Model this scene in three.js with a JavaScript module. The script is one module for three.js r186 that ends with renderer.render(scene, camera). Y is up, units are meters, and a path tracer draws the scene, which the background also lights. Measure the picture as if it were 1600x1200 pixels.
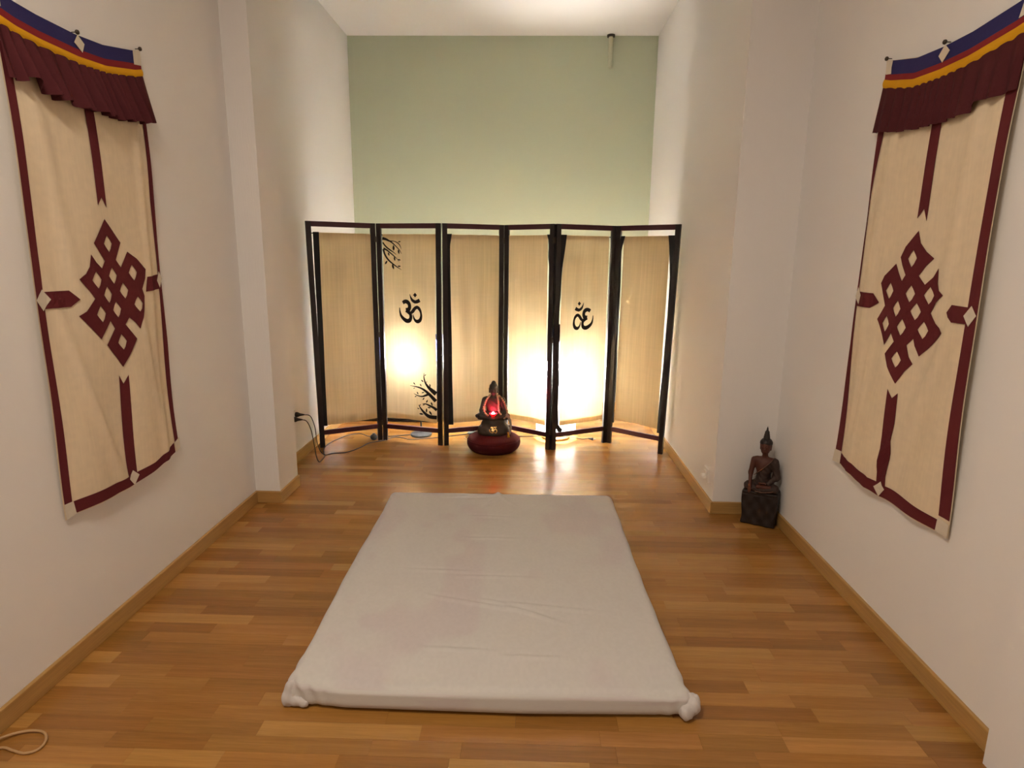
import * as THREE from 'three';
import { RoundedBoxGeometry } from 'three/addons/geometries/RoundedBoxGeometry.js';
import { mergeGeometries, mergeVertices } from 'three/addons/utils/BufferGeometryUtils.js';
import { TessellateModifier } from 'three/addons/modifiers/TessellateModifier.js';
import { MarchingCubes } from 'three/addons/objects/MarchingCubes.js';
import { RectAreaLightUniformsLib } from 'three/addons/lights/RectAreaLightUniformsLib.js';

// ---------------------------------------------------------------- camera, exposure, lights
const scene = new THREE.Scene();
scene.background = new THREE.Color(0x000000);
const camera = new THREE.PerspectiveCamera(64.05, 4 / 3, 0.05, 40);
camera.position.set(0, 1.5, 0);
const D = Math.PI / 180;
camera.rotation.set(-11.706 * D, 1.594 * D, 0.607 * D, 'YXZ');
scene.add(camera);
camera.updateMatrixWorld();
const renderer = new THREE.WebGLRenderer({ antialias: true });
renderer.toneMapping = THREE.LinearToneMapping;
renderer.toneMappingExposure = 2.65;
renderer.shadowMap.enabled = true;
RectAreaLightUniformsLib.init();
const WARM = new THREE.Color().setRGB(1, 0.96, 0.925), SOFT = new THREE.Color().setRGB(1, 0.855, 0.70);
const POWER_GLOBE = 7.5, POWER_PAPER = 12, POWER_CEILING = 19.5;   // lamps' own lights are made in their builders

// ---------------------------------------------------------------- helpers
let seed = 12345;
const rnd = () => { seed = (seed * 1664525 + 1013904223) >>> 0; return seed / 4294967296; };
const rr = (a, b) => a + (b - a) * rnd();
const clamp = (x, a = 0, b = 1) => Math.min(b, Math.max(a, x));
const lerp = (a, b, t) => a + (b - a) * t;
const smooth = (a, b, x) => { const t = clamp((x - a) / (b - a)); return t * t * (3 - 2 * t); };
const used = {};
function numbered(n) { const k = used[n] = (used[n] ?? -1) + 1; return k ? `${n}_${String(k).padStart(3, '0')}` : n; }
function mesh(name, geo, mat, parent, label) {
  const m = new THREE.Mesh(geo, mat);
  m.name = parent ? name : numbered(name);
  m.castShadow = m.receiveShadow = true;
  if (label) m.userData.label = label;
  (parent || scene).add(m);
  return m;
}
function thing(name, label, category, pos = [0, 0, 0], ry = 0, group) {
  const g = new THREE.Group();
  g.name = numbered(name); g.position.set(...pos); g.rotation.y = ry;
  g.userData = { label, category };
  if (group) g.userData.group = group;
  scene.add(g);
  return g;
}
function tag(m, label, category, group) { Object.assign(m.userData, { label, category }); if (group) m.userData.group = group; return m; }
function struct(name, geo, mat) { const m = mesh(name, geo, mat); m.userData.kind = 'structure'; return m; }
function box(w, h, d, x = 0, y = 0, z = 0) { const g = new THREE.BoxGeometry(w, h, d); g.translate(x, y, z); return g; }
function rbox(w, h, d, r, x = 0, y = 0, z = 0, s = 3) { const g = new RoundedBoxGeometry(w, h, d, s, r); g.translate(x, y, z); return g; }
function span(x0, x1, y0, y1, z0, z1) { return box(x1 - x0, y1 - y0, z1 - z0, (x0 + x1) / 2, (y0 + y1) / 2, (z0 + z1) / 2); }
const V = (a) => new THREE.Vector3(...a);
function tube(pts, r, seg = 60, rs = 8) { return new THREE.TubeGeometry(new THREE.CatmullRomCurve3(pts.map(V)), seg, r, rs); }
function lathe(pts, seg = 48) { return new THREE.LatheGeometry(pts.map((p) => new THREE.Vector2(...p)), seg); }
function grid(nu, nv, f, flip) {          // f(u, v) -> [x, y, z], u and v in 0..1
  const p = [], uv = [], ix = [];
  for (let j = 0; j <= nv; j++) for (let i = 0; i <= nu; i++) { p.push(...f(i / nu, j / nv)); uv.push(i / nu, j / nv); }
  for (let j = 0; j < nv; j++) for (let i = 0; i < nu; i++) {
    const a = j * (nu + 1) + i, b = a + 1, c = a + nu + 1, d = c + 1;
    flip ? ix.push(a, c, b, b, c, d) : ix.push(a, b, c, b, d, c);
  }
  const g = new THREE.BufferGeometry();
  g.setAttribute('position', new THREE.Float32BufferAttribute(p, 3));
  g.setAttribute('uv', new THREE.Float32BufferAttribute(uv, 2));
  g.setIndex(ix); g.computeVertexNormals();
  return g;
}
function warp(g, f) {
  const p = g.attributes.position;
  for (let i = 0; i < p.count; i++) { const q = f(p.getX(i), p.getY(i), p.getZ(i)); p.setXYZ(i, ...q); }
  p.needsUpdate = true; g.computeVertexNormals();
  return g;
}
function curve1(pts) {                    // piecewise linear y(x), points sorted by x
  return (x) => {
    if (x <= pts[0][0]) return pts[0][1];
    for (let i = 1; i < pts.length; i++) if (x <= pts[i][0]) return lerp(pts[i - 1][1], pts[i][1], (x - pts[i - 1][0]) / (pts[i][0] - pts[i - 1][0]));
    return pts[pts.length - 1][1];
  };
}
// value noise
function hash2(i, j, s) { let h = Math.imul(i, 374761393) + Math.imul(j, 668265263) + Math.imul(s, 982451653); h = Math.imul(h ^ (h >>> 13), 1274126177); return ((h ^ (h >>> 16)) >>> 0) / 4294967296; }
function vnoise(x, y, px, py, s) {
  const i = Math.floor(x), j = Math.floor(y), fx = x - i, fy = y - j, u = fx * fx * (3 - 2 * fx), v = fy * fy * (3 - 2 * fy);
  const m = (a, p) => ((a % p) + p) % p, h = (a, b) => hash2(m(a, px), m(b, py), s);
  return lerp(lerp(h(i, j), h(i + 1, j), u), lerp(h(i, j + 1), h(i + 1, j + 1), u), v);
}
function texture(w, h, f, srgb, repeat) {  // f(u, v) -> [r, g, b] in 0..1
  const d = new Uint8Array(w * h * 4);
  for (let y = 0; y < h; y++) for (let x = 0; x < w; x++) {
    const c = f(x / w, y / h), k = (y * w + x) * 4;
    for (let i = 0; i < 3; i++) d[k + i] = clamp(c[i]) * 255;
    d[k + 3] = 255;
  }
  const t = new THREE.DataTexture(d, w, h);
  t.wrapS = t.wrapT = THREE.RepeatWrapping; t.magFilter = THREE.LinearFilter; t.minFilter = THREE.LinearMipmapLinearFilter; t.generateMipmaps = true;
  if (srgb) t.colorSpace = THREE.SRGBColorSpace;
  if (repeat) t.repeat.set(...repeat);
  t.needsUpdate = true;
  return t;
}
const lin = (r, g, b) => new THREE.Color().setRGB(r, g, b);
const std = (c, rough = 0.6, o = {}) => new THREE.MeshStandardMaterial({ color: c, roughness: rough, ...o });

// signed distance helpers for the carved figures
const len = Math.hypot;
const sEll = (x, y, z, c, r) => { const a = (x - c[0]) / r[0], b = (y - c[1]) / r[1], d = (z - c[2]) / r[2], k = len(a, b, d), k2 = len(a / r[0], b / r[1], d / r[2]); return k2 < 1e-9 ? -Math.min(...r) : k * (k - 1) / k2; };
const sCap = (x, y, z, a, b, ra, rb) => {
  const dx = b[0] - a[0], dy = b[1] - a[1], dz = b[2] - a[2], t = clamp(((x - a[0]) * dx + (y - a[1]) * dy + (z - a[2]) * dz) / (dx * dx + dy * dy + dz * dz));
  return len(x - a[0] - dx * t, y - a[1] - dy * t, z - a[2] - dz * t) - lerp(ra, rb, t);
};
const smin = (a, b, k) => { const h = Math.max(k - Math.abs(a - b), 0) / k; return Math.min(a, b) - h * h * k / 4; };
const smax = (a, b, k) => -smin(-a, -b, k);
function sdf(f, c, half, res) {            // meshes f <= 0 inside the cube centre c, half-width half
  const mc = new MarchingCubes(res, new THREE.MeshStandardMaterial(), false, false, 400000);
  mc.isolation = 0;
  const hs = res / 2;
  for (let k = 0; k < res; k++) for (let j = 0; j < res; j++) for (let i = 0; i < res; i++)
    mc.field[i + j * res + k * res * res] = -f(c[0] + (i - hs) / hs * half, c[1] + (j - hs) / hs * half, c[2] + (k - hs) / hs * half) / half;
  mc.update();
  const p = mc.positionArray.slice(0, mc.count * 3), g = new THREE.BufferGeometry();
  for (let i = 0; i < p.length; i += 3) { p[i] = c[0] + p[i] * half; p[i + 1] = c[1] + p[i + 1] * half; p[i + 2] = c[2] + p[i + 2] * half; }
  g.setAttribute('position', new THREE.BufferAttribute(p, 3));
  const m = mergeVertices(g, 1e-5); m.computeVertexNormals();
  return m;
}

// ---------------------------------------------------------------- materials
const plasterBump = texture(512, 512, (u, v) => { const n = 0.5 * vnoise(u * 60, v * 60, 60, 60, 1) + 0.3 * vnoise(u * 130, v * 130, 130, 130, 2) + 0.2 * vnoise(u * 14, v * 14, 14, 14, 3); return [n, n, n]; });
const WALL = std(lin(0.85, 0.835, 0.82), 0.85, { bumpMap: plasterBump, bumpScale: 0.0006 });
const CEIL = std(lin(0.87, 0.86, 0.85), 0.9);
const GREEN = std(lin(0.475, 0.515, 0.375), 0.8, { bumpMap: plasterBump, bumpScale: 0.0005 });
const grain = texture(1024, 256, (u, v) => {
  const w = 0.03 * vnoise(u * 6, v * 5, 6, 5, 21);
  const a = vnoise(u * 9, (v + w) * 70, 9, 70, 11), b = vnoise(u * 30, v * 160, 30, 160, 12), c = vnoise(u * 3, (v + w) * 14, 3, 14, 13);
  const k = 0.87 + 0.03 * (a - 0.5) * 2 + 0.02 * (b - 0.5) * 2 + 0.035 * (c - 0.5) * 2;
  return [k, k * 0.985, k * 0.955];
}, true);
const WOOD = new THREE.MeshPhysicalMaterial({ color: lin(1, 1, 1), vertexColors: true, map: grain, roughness: 0.27, specularIntensity: 1 });
const SKIRT = std(lin(0.62, 0.375, 0.13), 0.42, { map: grain });
const LACQUER = std(lin(0.013, 0.0072, 0.0075), 0.38);
const MAHOGANY = std(lin(0.055, 0.0095, 0.015), 0.4);
const DARKMETAL = std(lin(0.06, 0.045, 0.035), 0.45, { metalness: 0.6 });
const BLACKCLOTH = std(lin(0.012, 0.011, 0.011), 0.9, { side: THREE.DoubleSide });
const slub = texture(512, 512, (u, v) => {
  const a = vnoise(u * 110, v * 4, 110, 4, 31), b = vnoise(u * 220, v * 9, 220, 9, 32), c = vnoise(u * 9, v * 160, 9, 160, 33);
  const k = 0.94 + 0.02 * (a - 0.5) * 2 + 0.015 * (b - 0.5) * 2 + 0.006 * (c - 0.5) * 2;
  return [k, k, k];
}, true);
const CLOTH = new THREE.MeshPhysicalMaterial({ color: lin(0.86, 0.69, 0.42), map: slub, roughness: 1, transmission: 0.305, thickness: 0, side: THREE.DoubleSide, specularIntensity: 0.1 });
const PRINT = std(lin(0.012, 0.008, 0.008), 0.9);
const weave = texture(256, 256, (u, v) => { const k = 0.96 + 0.012 * (vnoise(u * 120, v * 30, 120, 30, 41) - 0.5) * 2 + 0.012 * (vnoise(u * 30, v * 120, 30, 120, 42) - 0.5) * 2; return [k, k, k]; }, true);
const fab = (r, g, b) => new THREE.MeshPhysicalMaterial({ color: lin(r, g, b), roughness: 0.95, map: weave, side: THREE.DoubleSide, specularIntensity: 0.3 });
const CREAM = fab(0.88, 0.74, 0.535), CREAMPATCH = fab(0.78, 0.70, 0.58), MAROON = fab(0.135, 0.022, 0.027), VALANCE = fab(0.088, 0.019, 0.023), BLUE = fab(0.040, 0.036, 0.14), RED = fab(0.27, 0.026, 0.030), YELLOW = fab(0.72, 0.36, 0.012);

// ---------------------------------------------------------------- room shell
const XL = -1.667, XLR = -1.70, XR = 1.452, XA = 1.112, ZB = -6.05, ZC = -3.52, ZCR = -3.81, ZRET = -3.5, XCOL = -1.517, H = 3.45, ZF = 2.6, ZJ = -1.645, XJ = 1.405;
struct('wall_left', mergeGeometries([span(XL - 0.15, XL, 0, H, ZC, ZF), span(XLR - 0.15, XLR, 0, H, ZB - 0.12, ZC)]), WALL);
struct('wall_left_column', span(XLR, XCOL, 0, H, ZCR, ZC), WALL);
struct('wall_right', span(XR, XR + 0.15, 0, H, ZRET - 0.12, ZF), WALL);
struct('wall_right_alcove', mergeGeometries([span(XA, XR, 0, H, ZRET - 0.3, ZRET), span(XA, XA + 0.15, 0, H, ZB - 0.12, ZRET - 0.3)]), WALL);
struct('wall_right_pillar', span(XJ, XR, 0, H, ZJ, ZF), WALL);
struct('wall_back', span(XLR, XA, 0, H, ZB - 0.12, ZB), GREEN);
struct('wall_front', span(XL - 0.15, XR + 0.15, 0, H, ZF, ZF + 0.12), WALL);
struct('ceiling', span(XLR - 0.15, XR + 0.15, H, H + 0.12, ZB - 0.12, ZF + 0.12), CEIL);

// baseboards
function skirt(name, x0, x1, z0, z1, face) {       // face: the wall side the board stands on ('x-', 'x+', 'z-')
  const t = 0.0125, h = 0.075, g = [];
  const alongZ = face[0] === 'x', L = alongZ ? z1 - z0 : x1 - x0;
  const s = new THREE.Shape(); s.moveTo(0, 0.0015); s.lineTo(t, 0.0015); s.lineTo(t, h - 0.005); s.quadraticCurveTo(t, h, t - 0.005, h); s.lineTo(0, h); s.closePath();
  const e = new THREE.ExtrudeGeometry(s, { depth: L, bevelEnabled: false, curveSegments: 4 });
  const uvp = e.attributes.position, uv = e.attributes.uv;
  for (let i = 0; i < uvp.count; i++) uv.setXY(i, uvp.getZ(i) / 0.9, (uvp.getY(i) + uvp.getX(i)) / 0.22);
  if (face === 'x-') e.translate(x0, 0, z0);
  if (face === 'x+') { e.rotateY(Math.PI); e.translate(x1, 0, z1); }
  if (face === 'z-') { e.rotateY(-Math.PI / 2); e.translate(x1, 0, z0); }
  return struct(name, e, SKIRT);
}
skirt('baseboard_left', XL, XL, ZC + 0.0125, ZF, 'x-');
skirt('baseboard_left_column', XL, XCOL + 0.0125, ZC, ZC, 'z-');
skirt('baseboard_left_column_side', XCOL, XCOL, ZCR, ZC, 'x-');
skirt('baseboard_left_alcove', XLR, XLR, ZB, ZCR, 'x-');
skirt('baseboard_back', XLR + 0.0125, XA - 0.0125, ZB, ZB, 'z-');
skirt('baseboard_right_alcove', XA, XA, ZB, ZRET + 0.0125, 'x+');
skirt('baseboard_right_return', XA, XR - 0.0125, ZRET, ZRET, 'z-');
skirt('baseboard_right', XR, XR, ZRET, ZJ, 'x+');

// floor of parquet strips
{
  const floor = struct('floor', span(XLR - 0.15, XR + 0.15, -0.08, -0.0045, ZB - 0.12, ZF + 0.12), std(lin(0.05, 0.025, 0.01), 0.8));
  const W = 0.0655, gap = 0.0005, list = [];
  const tones = [[0.49, 0.238, 0.056], [0.44, 0.208, 0.046], [0.52, 0.262, 0.066], [0.38, 0.174, 0.038], [0.47, 0.222, 0.05], [0.56, 0.292, 0.078], [0.415, 0.192, 0.043]];
  for (let z = ZB; z < ZF; z += W) {
    let x = XLR - rr(0, 0.5);
    while (x < XR) {
      const L = rr(0.26, 0.58), x0 = Math.max(x, XLR), x1 = Math.min(x + L, XR);
      x += L;
      if (x1 - x0 < 0.004) continue;
      const c = tones[Math.floor(rnd() * tones.length)].map((v) => v * rr(0.97, 1.03)), ou = rnd() * 5, ov = rnd() * 5;
      const top = -0.0002 * rnd();
      const g = span(x0 + gap / 2, x1 - gap / 2, -0.006, top, z + gap / 2, Math.min(z + W, ZF) - gap / 2), p = g.attributes.position, uv = g.attributes.uv;
      const col = new Float32Array(p.count * 3);
      for (let i = 0; i < p.count; i++) { uv.setXY(i, ou + p.getX(i) / 0.7, ov + (p.getZ(i) + p.getY(i)) / 0.2); col.set(c, i * 3); }
      g.setAttribute('color', new THREE.BufferAttribute(col, 3));
      // how large it shows in the picture
      let area = 0;
      const cx = (x0 + x1) / 2, cz = z + W / 2, hid = (cx > -0.78 && cx < 0.5 && cz < -1.86 && cz > -3.85);
      const q = [[x0, z], [x1, z], [x1, z + W], [x0, z + W]].map(([a, b]) => new THREE.Vector3(a, 0, b));
      if (!hid && q.every((v) => v.z < -0.9)) {
        const s = q.map((v) => v.project(camera)).map((v) => [clamp(v.x, -1, 1) * 800, clamp(v.y, -1, 1) * 600]);
        for (let i = 0; i < 4; i++) { const a = s[i], b = s[(i + 1) % 4]; area += a[0] * b[1] - b[0] * a[1]; }
      }
      list.push({ g, area: Math.abs(area) });
    }
  }
  list.sort((a, b) => b.area - a.area);
  list.slice(0, 300).forEach((o) => mesh('plank', o.g, WOOD, floor));
  const rest = mesh('planks', mergeGeometries(list.slice(300).map((o) => o.g)), WOOD, floor);
  rest.userData.kind = 'stuff';
}

// ---------------------------------------------------------------- folding screen
const BOT = [[-1.652, -4.625], [-1.204, -4.876], [-0.682, -4.744], [-0.208, -4.93], [0.180, -4.68], [0.652, -4.922], [1.058, -4.621]];
const TOP = [[-1.660, -4.585], [-1.206, -4.876], [-0.676, -4.744], [-0.209, -4.935], [0.180, -4.68], [0.660, -4.922], [1.083, -4.585]];
{
  const S = thing('folding_screen', 'six panel folding screen with dark frame and backlit beige cloth panels', 'folding screen', [-0.3, 0, -4.76]);
  const HT = 1.742, tess = new TessellateModifier(0.03, 5);
  // cloth edges (as shares of the panel width from bottom to top) and hem heights; strips are the black cloth edgings
  const P = [
    { l: [[0, 0.13], [1, 0.18]], r: [[0, 0.915], [1, 0.925]], b: [0.178, 0.192], strips: [{ a: [[0, 0.07], [1, 0.105]], b: [[0, 0.135], [1, 0.185]], y0: 0.175 }] },
    { l: [[0, 0.085], [1, 0.105]], r: [[0, 0.905], [0.5, 0.89], [1, 0.915]], b: [0.192, 0.183], strips: [] },
    { l: [[0, 0.155], [1, 0.13]], r: [[0, 0.925], [0.5, 0.915], [1, 0.925]], b: [0.183, 0.195], strips: [{ a: [[0, 0.085], [1, 0.07]], b: [[0, 0.16], [0.94, 0.125], [1, 0.155]], y0: 0.17 }] },
    { l: [[0, 0.10], [1, 0.10]], r: [[0, 0.885], [0.5, 0.875], [1, 0.865]], b: [0.195, 0.19], strips: [{ a: [[0, 0.905], [0.9, 0.87], [1, 0.85]], b: [[0, 0.915], [1, 0.915]], y0: 1.3 }] },
    { l: [[0, 0.135], [0.5, 0.105], [0.8, 0.12], [1, 0.165]], r: [[0, 0.895], [0.5, 0.885], [1, 0.88]], b: [0.192, 0.205], strips: [{ a: [[0, 0.08], [1, 0.08]], b: [[0, 0.085], [0.45, 0.09], [0.7, 0.115], [1, 0.17]], y0: 0.78 }, { a: [[0, 0.12], [0.05, 0.075], [1, 0.075]], b: [[0, 0.17], [0.025, 0.185], [0.07, 0.115], [1, 0.1]], y0: 0.14, y1: 1.0 }] },
    { l: [[0, 0.13], [1, 0.13]], r: [[0, 0.87], [0.5, 0.86], [1, 0.845]], b: [0.203, 0.195], strips: [{ a: [[0, 0.07], [1, 0.07]], b: [[0, 0.135], [0.93, 0.115], [1, 0.16]], y0: 0.18 }, { a: [[0, 0.87], [0.6, 0.895], [0.8, 0.88], [0.95, 0.84], [1, 0.82]], b: [[0, 0.93], [1, 0.93]], y0: 0.165 }] },
  ];
  P.forEach((d, i) => {
    const bl = BOT[i], br = BOT[i + 1], tl = TOP[i], tr = TOP[i + 1];
    const w = len(br[0] - bl[0], br[1] - bl[1]), ex = (br[0] - bl[0]) / w, ez = (br[1] - bl[1]) / w, nx = -ez, nz = ex;
    const O = S.position, at = (s, y, n) => {
      const k = s / w, t = y / HT, x = lerp(lerp(bl[0], br[0], k), lerp(tl[0], tr[0], k), t), z = lerp(lerp(bl[1], br[1], k), lerp(tl[1], tr[1], k), t);
      return [x + nx * n - O.x, y, z + nz * n - O.z];
    };
    const put = (g) => warp(g, at);
    const p = new THREE.Group(); p.name = 'panel'; S.add(p);
    const pw = 0.038, g0 = 0.0055;
    mesh('post', put(rbox(pw, HT, 0.022, 0.002, g0 + pw / 2, HT / 2, 0)), LACQUER, p);
    mesh('post', put(rbox(pw, HT, 0.022, 0.002, w - g0 - pw / 2, HT / 2, 0)), LACQUER, p);
    mesh('top_rail', put(rbox(w - 2 * pw - 2 * g0 + 0.004, 0.038, 0.02, 0.002, w / 2, HT - 0.019, 0)), MAHOGANY, p);
    mesh('bottom_rail', put(rbox(w - 2 * pw - 2 * g0 + 0.004, 0.037, 0.02, 0.002, w / 2, 0.121, 0)), MAHOGANY, p);
    const rod = new THREE.CylinderGeometry(0.004, 0.004, w - 2 * pw, 8); rod.rotateZ(Math.PI / 2); rod.translate(w / 2, 1.656, -0.012);
    mesh('rod', put(rod), LACQUER, p);
    const L = curve1(d.l), R = curve1(d.r), y1 = 1.662;
    const flow = (s, y, k) => 0.004 * Math.sin(9 * s / w + i * 1.7) * (1 - 0.7 * k) + 0.0025 * Math.sin(23 * s / w + i + 2 * y);
    const cl = (a, b, ya, yb, n) => grid(24, 60, (u, v) => {
      const yb0 = lerp(d.b[0], d.b[1], u) - 0.006 * Math.sin(Math.PI * u) * (i % 2 ? -1 : 1);
      const y = lerp(ya ?? yb0, yb ?? y1, v), k = (y - 0.18) / 1.48, yy = ya === undefined ? y : y;
      const s = lerp(L(k), R(k), u) * w;
      return at(s, yy, flow(s, y, k) + n);
    });
    const c = mesh('cloth', cl(0, 1, undefined, y1, 0), CLOTH, p);
    const cu = c.geometry.attributes.uv; for (let q = 0; q < cu.count; q++) cu.setXY(q, cu.getX(q) * 0.42 + i * 0.37, cu.getY(q) * 1.2);
    mesh('top_hem', cl(0, 1, 1.622, y1, -0.0022), CLOTH, p);
    mesh('bottom_hem', grid(24, 4, (u, v) => {
      const y = lerp(d.b[0], d.b[1], u) - 0.006 * Math.sin(Math.PI * u) * (i % 2 ? -1 : 1) + 0.04 * v, k = (y - 0.18) / 1.48, s = lerp(L(k), R(k), u) * w;
      return at(s, y, flow(s, y, k) - 0.0022);
    }), CLOTH, p);
    for (const t of d.strips) {
      const A = curve1(t.a), B = curve1(t.b), yt = t.y1 ?? 1.665;
      mesh('black_edging', grid(4, 40, (u, v) => { const s = lerp(A(v), B(v), u) * w; return at(s, lerp(t.y0, yt, v), 0.002 + 0.004 * Math.sin(14 * v + u) + (0.006 * u)); }), BLACKCLOTH, p);
    }
    if (i % 2 === 0 && i < 6 || i === 3) for (const y of [1.622, 0.878, 0.148]) mesh('hinge', put(mergeGeometries([box(0.026, 0.044, 0.003, w - 0.001, y, 0.0125), (() => { const k = new THREE.CylinderGeometry(0.0035, 0.0035, 0.044, 8); k.translate(w, y, 0.014); return k; })()])), DARKMETAL, p);
    // printed signs
    const onCloth = (g, lift = 0.0012) => warp(tess.modify(g.index ? g.toNonIndexed() : g), (x, y, z) => { const k = (y - 0.18) / 1.48; return at(x, y, flow(x, y, k) + lift + z); });
    if (i === 1 || i === 4) {
      const strokes = [
        [[488, 322, 44], [545, 286, 46], [605, 288, 50], [655, 325, 46], [676, 385, 42], [672, 435, 44], [640, 482, 52], [570, 488, 48]],
        [[575, 500, 44], [645, 540, 46], [697, 600, 38], [704, 680, 40], [665, 748, 50], [590, 760, 52], [500, 712, 44], [432, 640, 32], [402, 550, 20], [393, 440, 9]],
        [[690, 575, 30], [755, 525, 40], [815, 450, 40], [880, 418, 40], [945, 465, 36], [985, 560, 26], [985, 660, 34], [945, 740, 44], [875, 765, 44], [810, 725, 28], [778, 655, 16], [765, 592, 5]],
        [[690, 98, 4], [715, 180, 18], [760, 250, 34], [830, 287, 40], [900, 270, 44], [955, 240, 44]],
      ];
      const k = i === 1 ? 0.000318 : 0.000296, cx = i === 1 ? 0.274 : 0.262, cy = i === 1 ? 1.1 : 1.058, sx = i === 1 ? 1 : -1;
      const map = ([x, y, h]) => [cx + sx * (x - 695) * k * 0.97, cy - (y - 435) * k, h * k];
      const gs = strokes.map((q) => stroke(q.map(map)));
      const dia = new THREE.Shape([[830, 64], [882, 120], [830, 178], [776, 120]].map((q) => new THREE.Vector2(...map([...q, 0]))));
      gs.push(slab(dia));
      mesh('om_sign', mergeGeometries(gs.map((g, q) => onCloth(g, 0.001 + q * 0.0001))), PRINT, p, sx > 0 ? 'printed black om sign' : 'mirrored black om sign showing through from the back');
    }
    if (i === 1) {
      const lf = (pts, ang) => pts.map(([x, y, L2], q) => leaf(x, y, L2 * 1.05, L2 * 0.42, ang[q] * D));
      const top = [
        [[0.053, 1.630, 0.0113], [0.084, 1.623, 0.0090], [0.116, 1.609, 0.0056], [0.144, 1.609, 0.0028], [0.169, 1.601, 0.0034], [0.191, 1.586, 0.0034], [0.203, 1.566, 0.0025], [0.210, 1.547, 0.0008]],
        [[0.116, 1.609, 0.0051], [0.144, 1.588, 0.0042], [0.174, 1.560, 0.0034], [0.196, 1.538, 0.0028], [0.211, 1.513, 0.0008]],
        [[0.056, 1.599, 0.0057], [0.082, 1.568, 0.0057], [0.114, 1.543, 0.0051], [0.145, 1.523, 0.0028], [0.163, 1.507, 0.0017]],
        [[0.061, 1.554, 0.0085], [0.091, 1.540, 0.0057], [0.119, 1.518, 0.0045], [0.150, 1.492, 0.0034], [0.175, 1.470, 0.0017], [0.187, 1.450, 0.0009]],
        [[0.059, 1.548, 0.0085], [0.071, 1.509, 0.0071], [0.095, 1.472, 0.0063], [0.129, 1.441, 0.0051], [0.164, 1.416, 0.0040], [0.207, 1.391, 0.0009]]].map(stroke);
      const ltop = lf([[0.195, 1.605, 0.0112], [0.144, 1.559, 0.0212], [0.186, 1.528, 0.0170], [0.104, 1.510, 0.0142], [0.150, 1.474, 0.0157], [0.189, 1.468, 0.0128], [0.081, 1.447, 0.0172], [0.136, 1.414, 0.0201], [0.188, 1.419, 0.0137]], [10, 90, -80, -75, -80, -10, 55, -75, 0]);
      const bot = [
        [[0.381, 0.588, 0.0012], [0.379, 0.553, 0.0047], [0.390, 0.511, 0.0071], [0.414, 0.477, 0.0110], [0.443, 0.452, 0.0150], [0.480, 0.422, 0.0190]],
        [[0.256, 0.476, 0.0012], [0.302, 0.473, 0.0040], [0.352, 0.461, 0.0075], [0.393, 0.440, 0.0100], [0.430, 0.411, 0.0125], [0.478, 0.362, 0.0150]],
        [[0.290, 0.415, 0.0012], [0.321, 0.400, 0.0040], [0.359, 0.394, 0.0056], [0.392, 0.405, 0.0082], [0.422, 0.419, 0.0095]],
        [[0.362, 0.335, 0.0016], [0.395, 0.334, 0.0050], [0.428, 0.322, 0.0078], [0.461, 0.307, 0.0100], [0.484, 0.289, 0.0120]],
        [[0.330, 0.323, 0.0016], [0.348, 0.294, 0.0060], [0.377, 0.261, 0.0105], [0.418, 0.234, 0.0148], [0.484, 0.228, 0.0155]]].map(stroke);
      const lbot = lf([[0.392, 0.571, 0.0098], [0.365, 0.521, 0.0137], [0.403, 0.517, 0.0071], [0.431, 0.488, 0.0137], [0.296, 0.496, 0.0126], [0.350, 0.486, 0.0118], [0.295, 0.459, 0.0087], [0.323, 0.419, 0.0119], [0.369, 0.427, 0.0119], [0.306, 0.391, 0.0099], [0.373, 0.376, 0.0127], [0.403, 0.358, 0.0143], [0.444, 0.339, 0.0159], [0.342, 0.322, 0.0088], [0.327, 0.292, 0.0100], [0.374, 0.326, 0.0112], [0.422, 0.307, 0.0139], [0.398, 0.282, 0.0180], [0.433, 0.263, 0.0200], [0.353, 0.249, 0.0181]],
        [45, -40, 60, -80, -50, -60, 45, -60, 20, 25, 55, 60, -70, 60, -20, 20, -5, 85, -55, -5]);
      mesh('branch_print', mergeGeometries([...top, ...ltop].map((g, q) => onCloth(g, 0.001 + q * 0.00004))), PRINT, p, 'black leafy branch hanging in the upper corner');
      mesh('branch_print', mergeGeometries([...bot, ...lbot].map((g, q) => onCloth(g, 0.001 + q * 0.00004))), PRINT, p, 'black leafy branch growing from the lower corner');
    }
  });
}
function slab(shape, depth = 0.0005) { return strip(new THREE.ExtrudeGeometry(shape, { depth, bevelEnabled: false, curveSegments: 8 })); }
function strip(g) { const q = g.index ? g.toNonIndexed() : g; for (const k of Object.keys(q.attributes)) if (!['position', 'normal', 'uv'].includes(k)) q.deleteAttribute(k); q.clearGroups(); return q; }
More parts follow.
